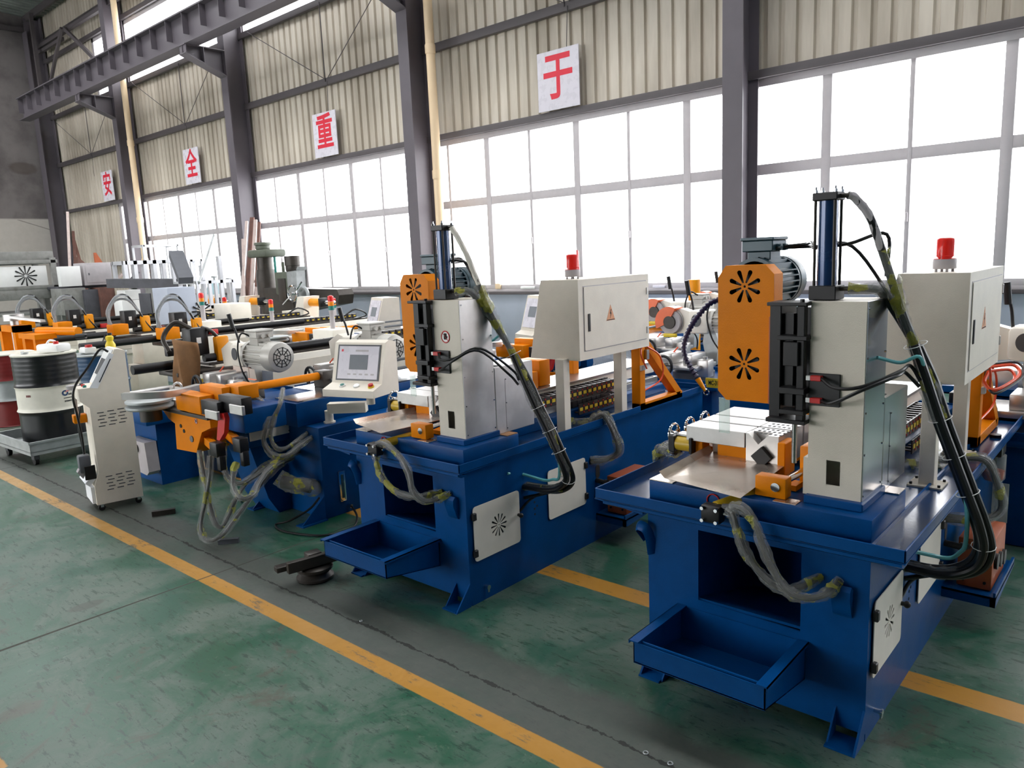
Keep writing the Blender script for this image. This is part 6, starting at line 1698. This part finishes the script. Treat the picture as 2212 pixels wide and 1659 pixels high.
# open welded frame standing on the table
def frame(px0, px1, yt, yb, X, dx, w, mat, lab, nv=0, name='welded_frame'):
    d = on(px0, px1, yt, yb, X, dx); t = thing(name, lab, 'frame', (X - dx / 2, (d['Y0_'] + d['Y1_']) / 2, d['Z0_']))
    hy = (d['Y1_'] - d['Y0_']) / 2; h = d['Z1_'] - d['Z0_']; hx = dx / 2
    for sx in (-1, 1):
        mb = MB()
        for z in (w / 2, h - w / 2): mb.bar((sx * hx, -hy, z), (sx * hx, hy, z), w)
        mb.build('rail', mat, t)
        for k in range(nv + 2):
            y = -hy + 2 * hy * k / (nv + 1); MB().bar((sx * hx, y, 0), (sx * hx, y, h), w).build('upright', mat, t)
    for sy in (-1, 1):
        for z in (w / 2, h - w / 2): MB().bar((-hx, sy * hy, z), (hx, sy * hy, z), w).build('cross_rail', mat, t)
    return t
frame(275, 378, 562, 615, -15.2, .5, .07, 'aluprof', 'low pale welded frame standing on the dark beam, in front of the windows', nv=4)
frame(318, 392, 528, 605, -16.0, .5, .04, 'aluprof', 'thin pale frame above the low welded frame, against the windows', nv=0)
frame(432, 508, 605, 665, -12.2, .6, .05, 'aluprof', 'pale aluminium frame around the gas bottle', nv=2)
frame(395, 440, 560, 612, -13.0, .3, .04, 'aluprof', 'narrow pale frame right of the leaning channel', nv=1)
b0, b1 = at(240, 612, X=-14.6), at(394, 612, X=-13.4)
single('steel_beam', MB().bar(b0, b1, .25, .16), 'shelfdark', 'long dark steel beam lying behind the looped hoses', 'beam')
tag(single('support_stand', MB().box((-14.62, b0.y + .6, 0), (-14.32, b0.y + .8, b0.z - .08)).box((-13.8, b1.y - .3, 0), (-13.5, b1.y - .1, b1.z - .08)).box((-14.4, b0.y + .6, .2), (-13.5, b0.y + .66, .3)).box((-13.56, b0.y + .6, .2), (-13.5, b1.y - .1, .3)), 'greyrack', 'low stand carrying the long dark beam', 'stand'))
# pale sheet cabinet with star vent
d_ = on(368, 428, 620, 690, -11.2, .5); sh_ = d_['Z0_']; d_['Z0_'] = 0; cab('sheet_cabinet', 'pale blue-grey machine cabinet with a petal vent, behind the largest yellow cylinder', 'cabinet', mat='gblue', door=False, star_at=(.28, sh_ + .1, .16), **d_)
# leaning channel, bars, gas bottle
a, b = at(380, 548, X=-12.6), at(402, 606, X=-12.0)
single('steel_channel', MB().bar(a, b, .22, .12), 'skin', 'grey channel section leaning above the dark beam', 'channel')
a, b = at(244, 614, X=-16.9), at(263, 592, X=-16.9); single('flat_bar', MB().bar(a, b, .08, .05), 'rod', 'short bar standing out on the work table, left of the brace', 'bar')
a, b = at(276, 614, X=-16.9), at(298, 587, X=-16.9); single('flat_bar', MB().bar(a, b, .09, .05), 'shelfdark', 'dark diagonal brace on the work table', 'bar')
a, b = at(430, 610, X=-11.8), at(462, 508, X=-12.6); single('long_rod', MB().cyl(a, b, .02, n=10), 'galv', 'thin rod leaning against the windows, left of the gas bottle', 'rod')
p = at(472, 690, Y=7.6)
t = thing('gas_bottle', 'pale blue gas bottle with a teal shoulder, left of the big column', 'gas bottle', (p.x, 7.6, 0))
zt_ = at(472, 622, Y=7.6).z
MB().lathe([(.15, 0), (.16, .02), (.16, zt_ - .12)], n=28).build('bottle', 'white', t); MB().lathe([(.16, zt_ - .12), (.15, zt_ + .02), (.09, zt_ + .12), (.04, zt_ + .15)], n=28).build('shoulder', 'gaspale', t)
MB().cyl((0, 0, zt_ + .15), (0, 0, zt_ + .22), .025).box((-.08, -.02, zt_ + .2), (.08, .02, zt_ + .24)).build('valve', 'galv', t)
# vertical racks by the gas bottle
for px, w in ((486, .05), (503, .06), (447, .05)):
    a = at(px, 690, Y=7.3); b = at(px, {486: 552, 503: 600, 447: 572}[px], Y=7.3)
    single('support_post', MB().box((a.x - w, 7.27, 0), (a.x + w, 7.33, b.z)), 'aluprof', {486: 'tall thin pale post right of the gas bottle', 503: 'pale post next to the big column', 447: 'pale post left of the gas bottle'}[px], 'post')
# white housing in front of the column
stack('white_housing', 'white machine housing with a sloped side, at the foot of the big column', 'housing', 500, 545, 655, 690, -10.6, .5, 'cream2', door=False)
# bar stock leaning on the column
BS = [(522, 655, 533, 478, .03, 'rod', 'wide pale flat bar leaning on the big column, leftmost'), (532, 668, 545, 470, .045, 'rust', 'brown bar leaning on the big column'), (543, 672, 552, 475, .035, 'rod', 'pale bar leaning on the column, second from the left'),
      (552, 668, 560, 480, .03, 'rust', 'thin brown bar leaning beside the drill column'), (556, 640, 556, 572, .05, 'rod', 'short wide pale plate leaning beside the drill column'), (528, 640, 524, 517, .025, 'rod', 'thin pale strip leaning at the left of the bar stock')]
for i, (xa, ya, xb, yb, w, m_, lab) in enumerate(BS):
    a = at(xa, ya, Y=8.3); b = at(xb, yb, Y=8.85)
    a = a + (a - b).normalized() * (a.z - .02) / max(.2, (b - a).normalized().z)
    single('bar_stock', MB().bar(a, b, w * 2, .04), m_, lab, 'bar')
# bars and scrap near the far corner column
for (xa, ya, xb, yb, m_, lab) in ((152, 600, 146, 458, 'rod', 'pale pole leaning in the far left corner'), (165, 600, 158, 500, 'rust', 'rusty pole leaning in the far left corner'), (180, 590, 160, 520, 'rust', 'rusty plate edge in the far left corner')):
    a, b = at(xa, ya, X=-23.5), at(xb, yb, X=-24.2); a.z = max(a.z, 0)
    a = a + (a - b).normalized() * (a.z) / max(.2, (b - a).normalized().z)
    single('leaning_pole', MB().bar(a, b, .07, .05), m_, lab, 'pole')
mb = MB(); p = at(195, 590, X=-22.5); q2 = at(165, 555, X=-22.5)
mb.prism([(q2.y - 0, q2.z), (p.y, q2.z - .3), (p.y + .4, p.z - .4), (p.y + .4, 0), (q2.y - .3, 0)], 'x', -22.7, -22.4)
single('scrap_plate', mb, 'rust', 'rusty steel plate leaning in the far corner, left of the first window', 'plate')
# ---------------------------------------------------------------- window sill clutter and small things
for px, py, w, m_, lab in ((1078, 634, .12, 'pvc', 'small cream carton on the window sill, above the second saw'), (1425, 636, .2, 'sign', 'folded pinkish paper on the window sill, right of the second control cabinet'), (1142, 636, .3, 'white', 'crumpled white cloth on the window sill')):
    p = at(px, py, Y=9.47); single('sill_item', MB().box((p.x - w / 2, 9.44, Z_SILL), (p.x + w / 2, 9.50, Z_SILL + (.09 if w < .15 else .04)), .01), m_, lab, 'small item')
p = at(1500, 640, Y=7.2)
t = thing('orange_post', 'bright orange post in front of the window sill, behind the cold saws', 'post', (p.x, 7.2, 0))
MB().cyl((0, 0, 0), (0, 0, at(1500, 604, Y=7.2).z), .06, n=20).build('post', 'amber', t); MB().box((-.14, -.14, 0), (.14, .14, .02)).build('foot_plate', 'amber', t)
# dark ledge of machines behind the cold saws
p = at(1450, 662, Y=8.6)
MBs = MB().box((p.x - 1.5, 8.55, 0), (p.x + 2.3, 9.0, 1.02), .02)
single('long_cabinet', MBs, 'gblue', 'long blue-grey low cabinet along the window wall behind the cold saws', 'cabinet')
# low blue bed with steel bars and white oil tank behind the console
t = thing('tube_feeder', 'low blue bed with steel bars and a pale tank, behind the white console', 'machine', (-6.10, 2.35, 0))
MB().box((-.30, -.0, .50), (.28, .42, .62), .008).box((-.28, .1, 0), (.2, .4, .5)).build('bed', 'blue', t)
MB().cyl((-.15, -.1, .70), (-.15, .46, .70), .025, n=12).build('bar', 'ground', t); MB().cyl((.1, -.1, .70), (.1, .46, .70), .025, n=12).build('bar', 'ground', t)
MB().box((-.2, 0, .62), (.2, .1, .68)).build('bar_rest', 'black', t)
tk = MB().prism([(-.16, .12), (-.12, .36), (.20, .36), (.22, .13), (.18, .10)], 'y', .0, .09).build('oil_tank', 'skinlight', t)
MB().cyl((.05, .0, .30), (.05, -.03, .30), .035, n=16).build('filler_cap', 'black', tk)
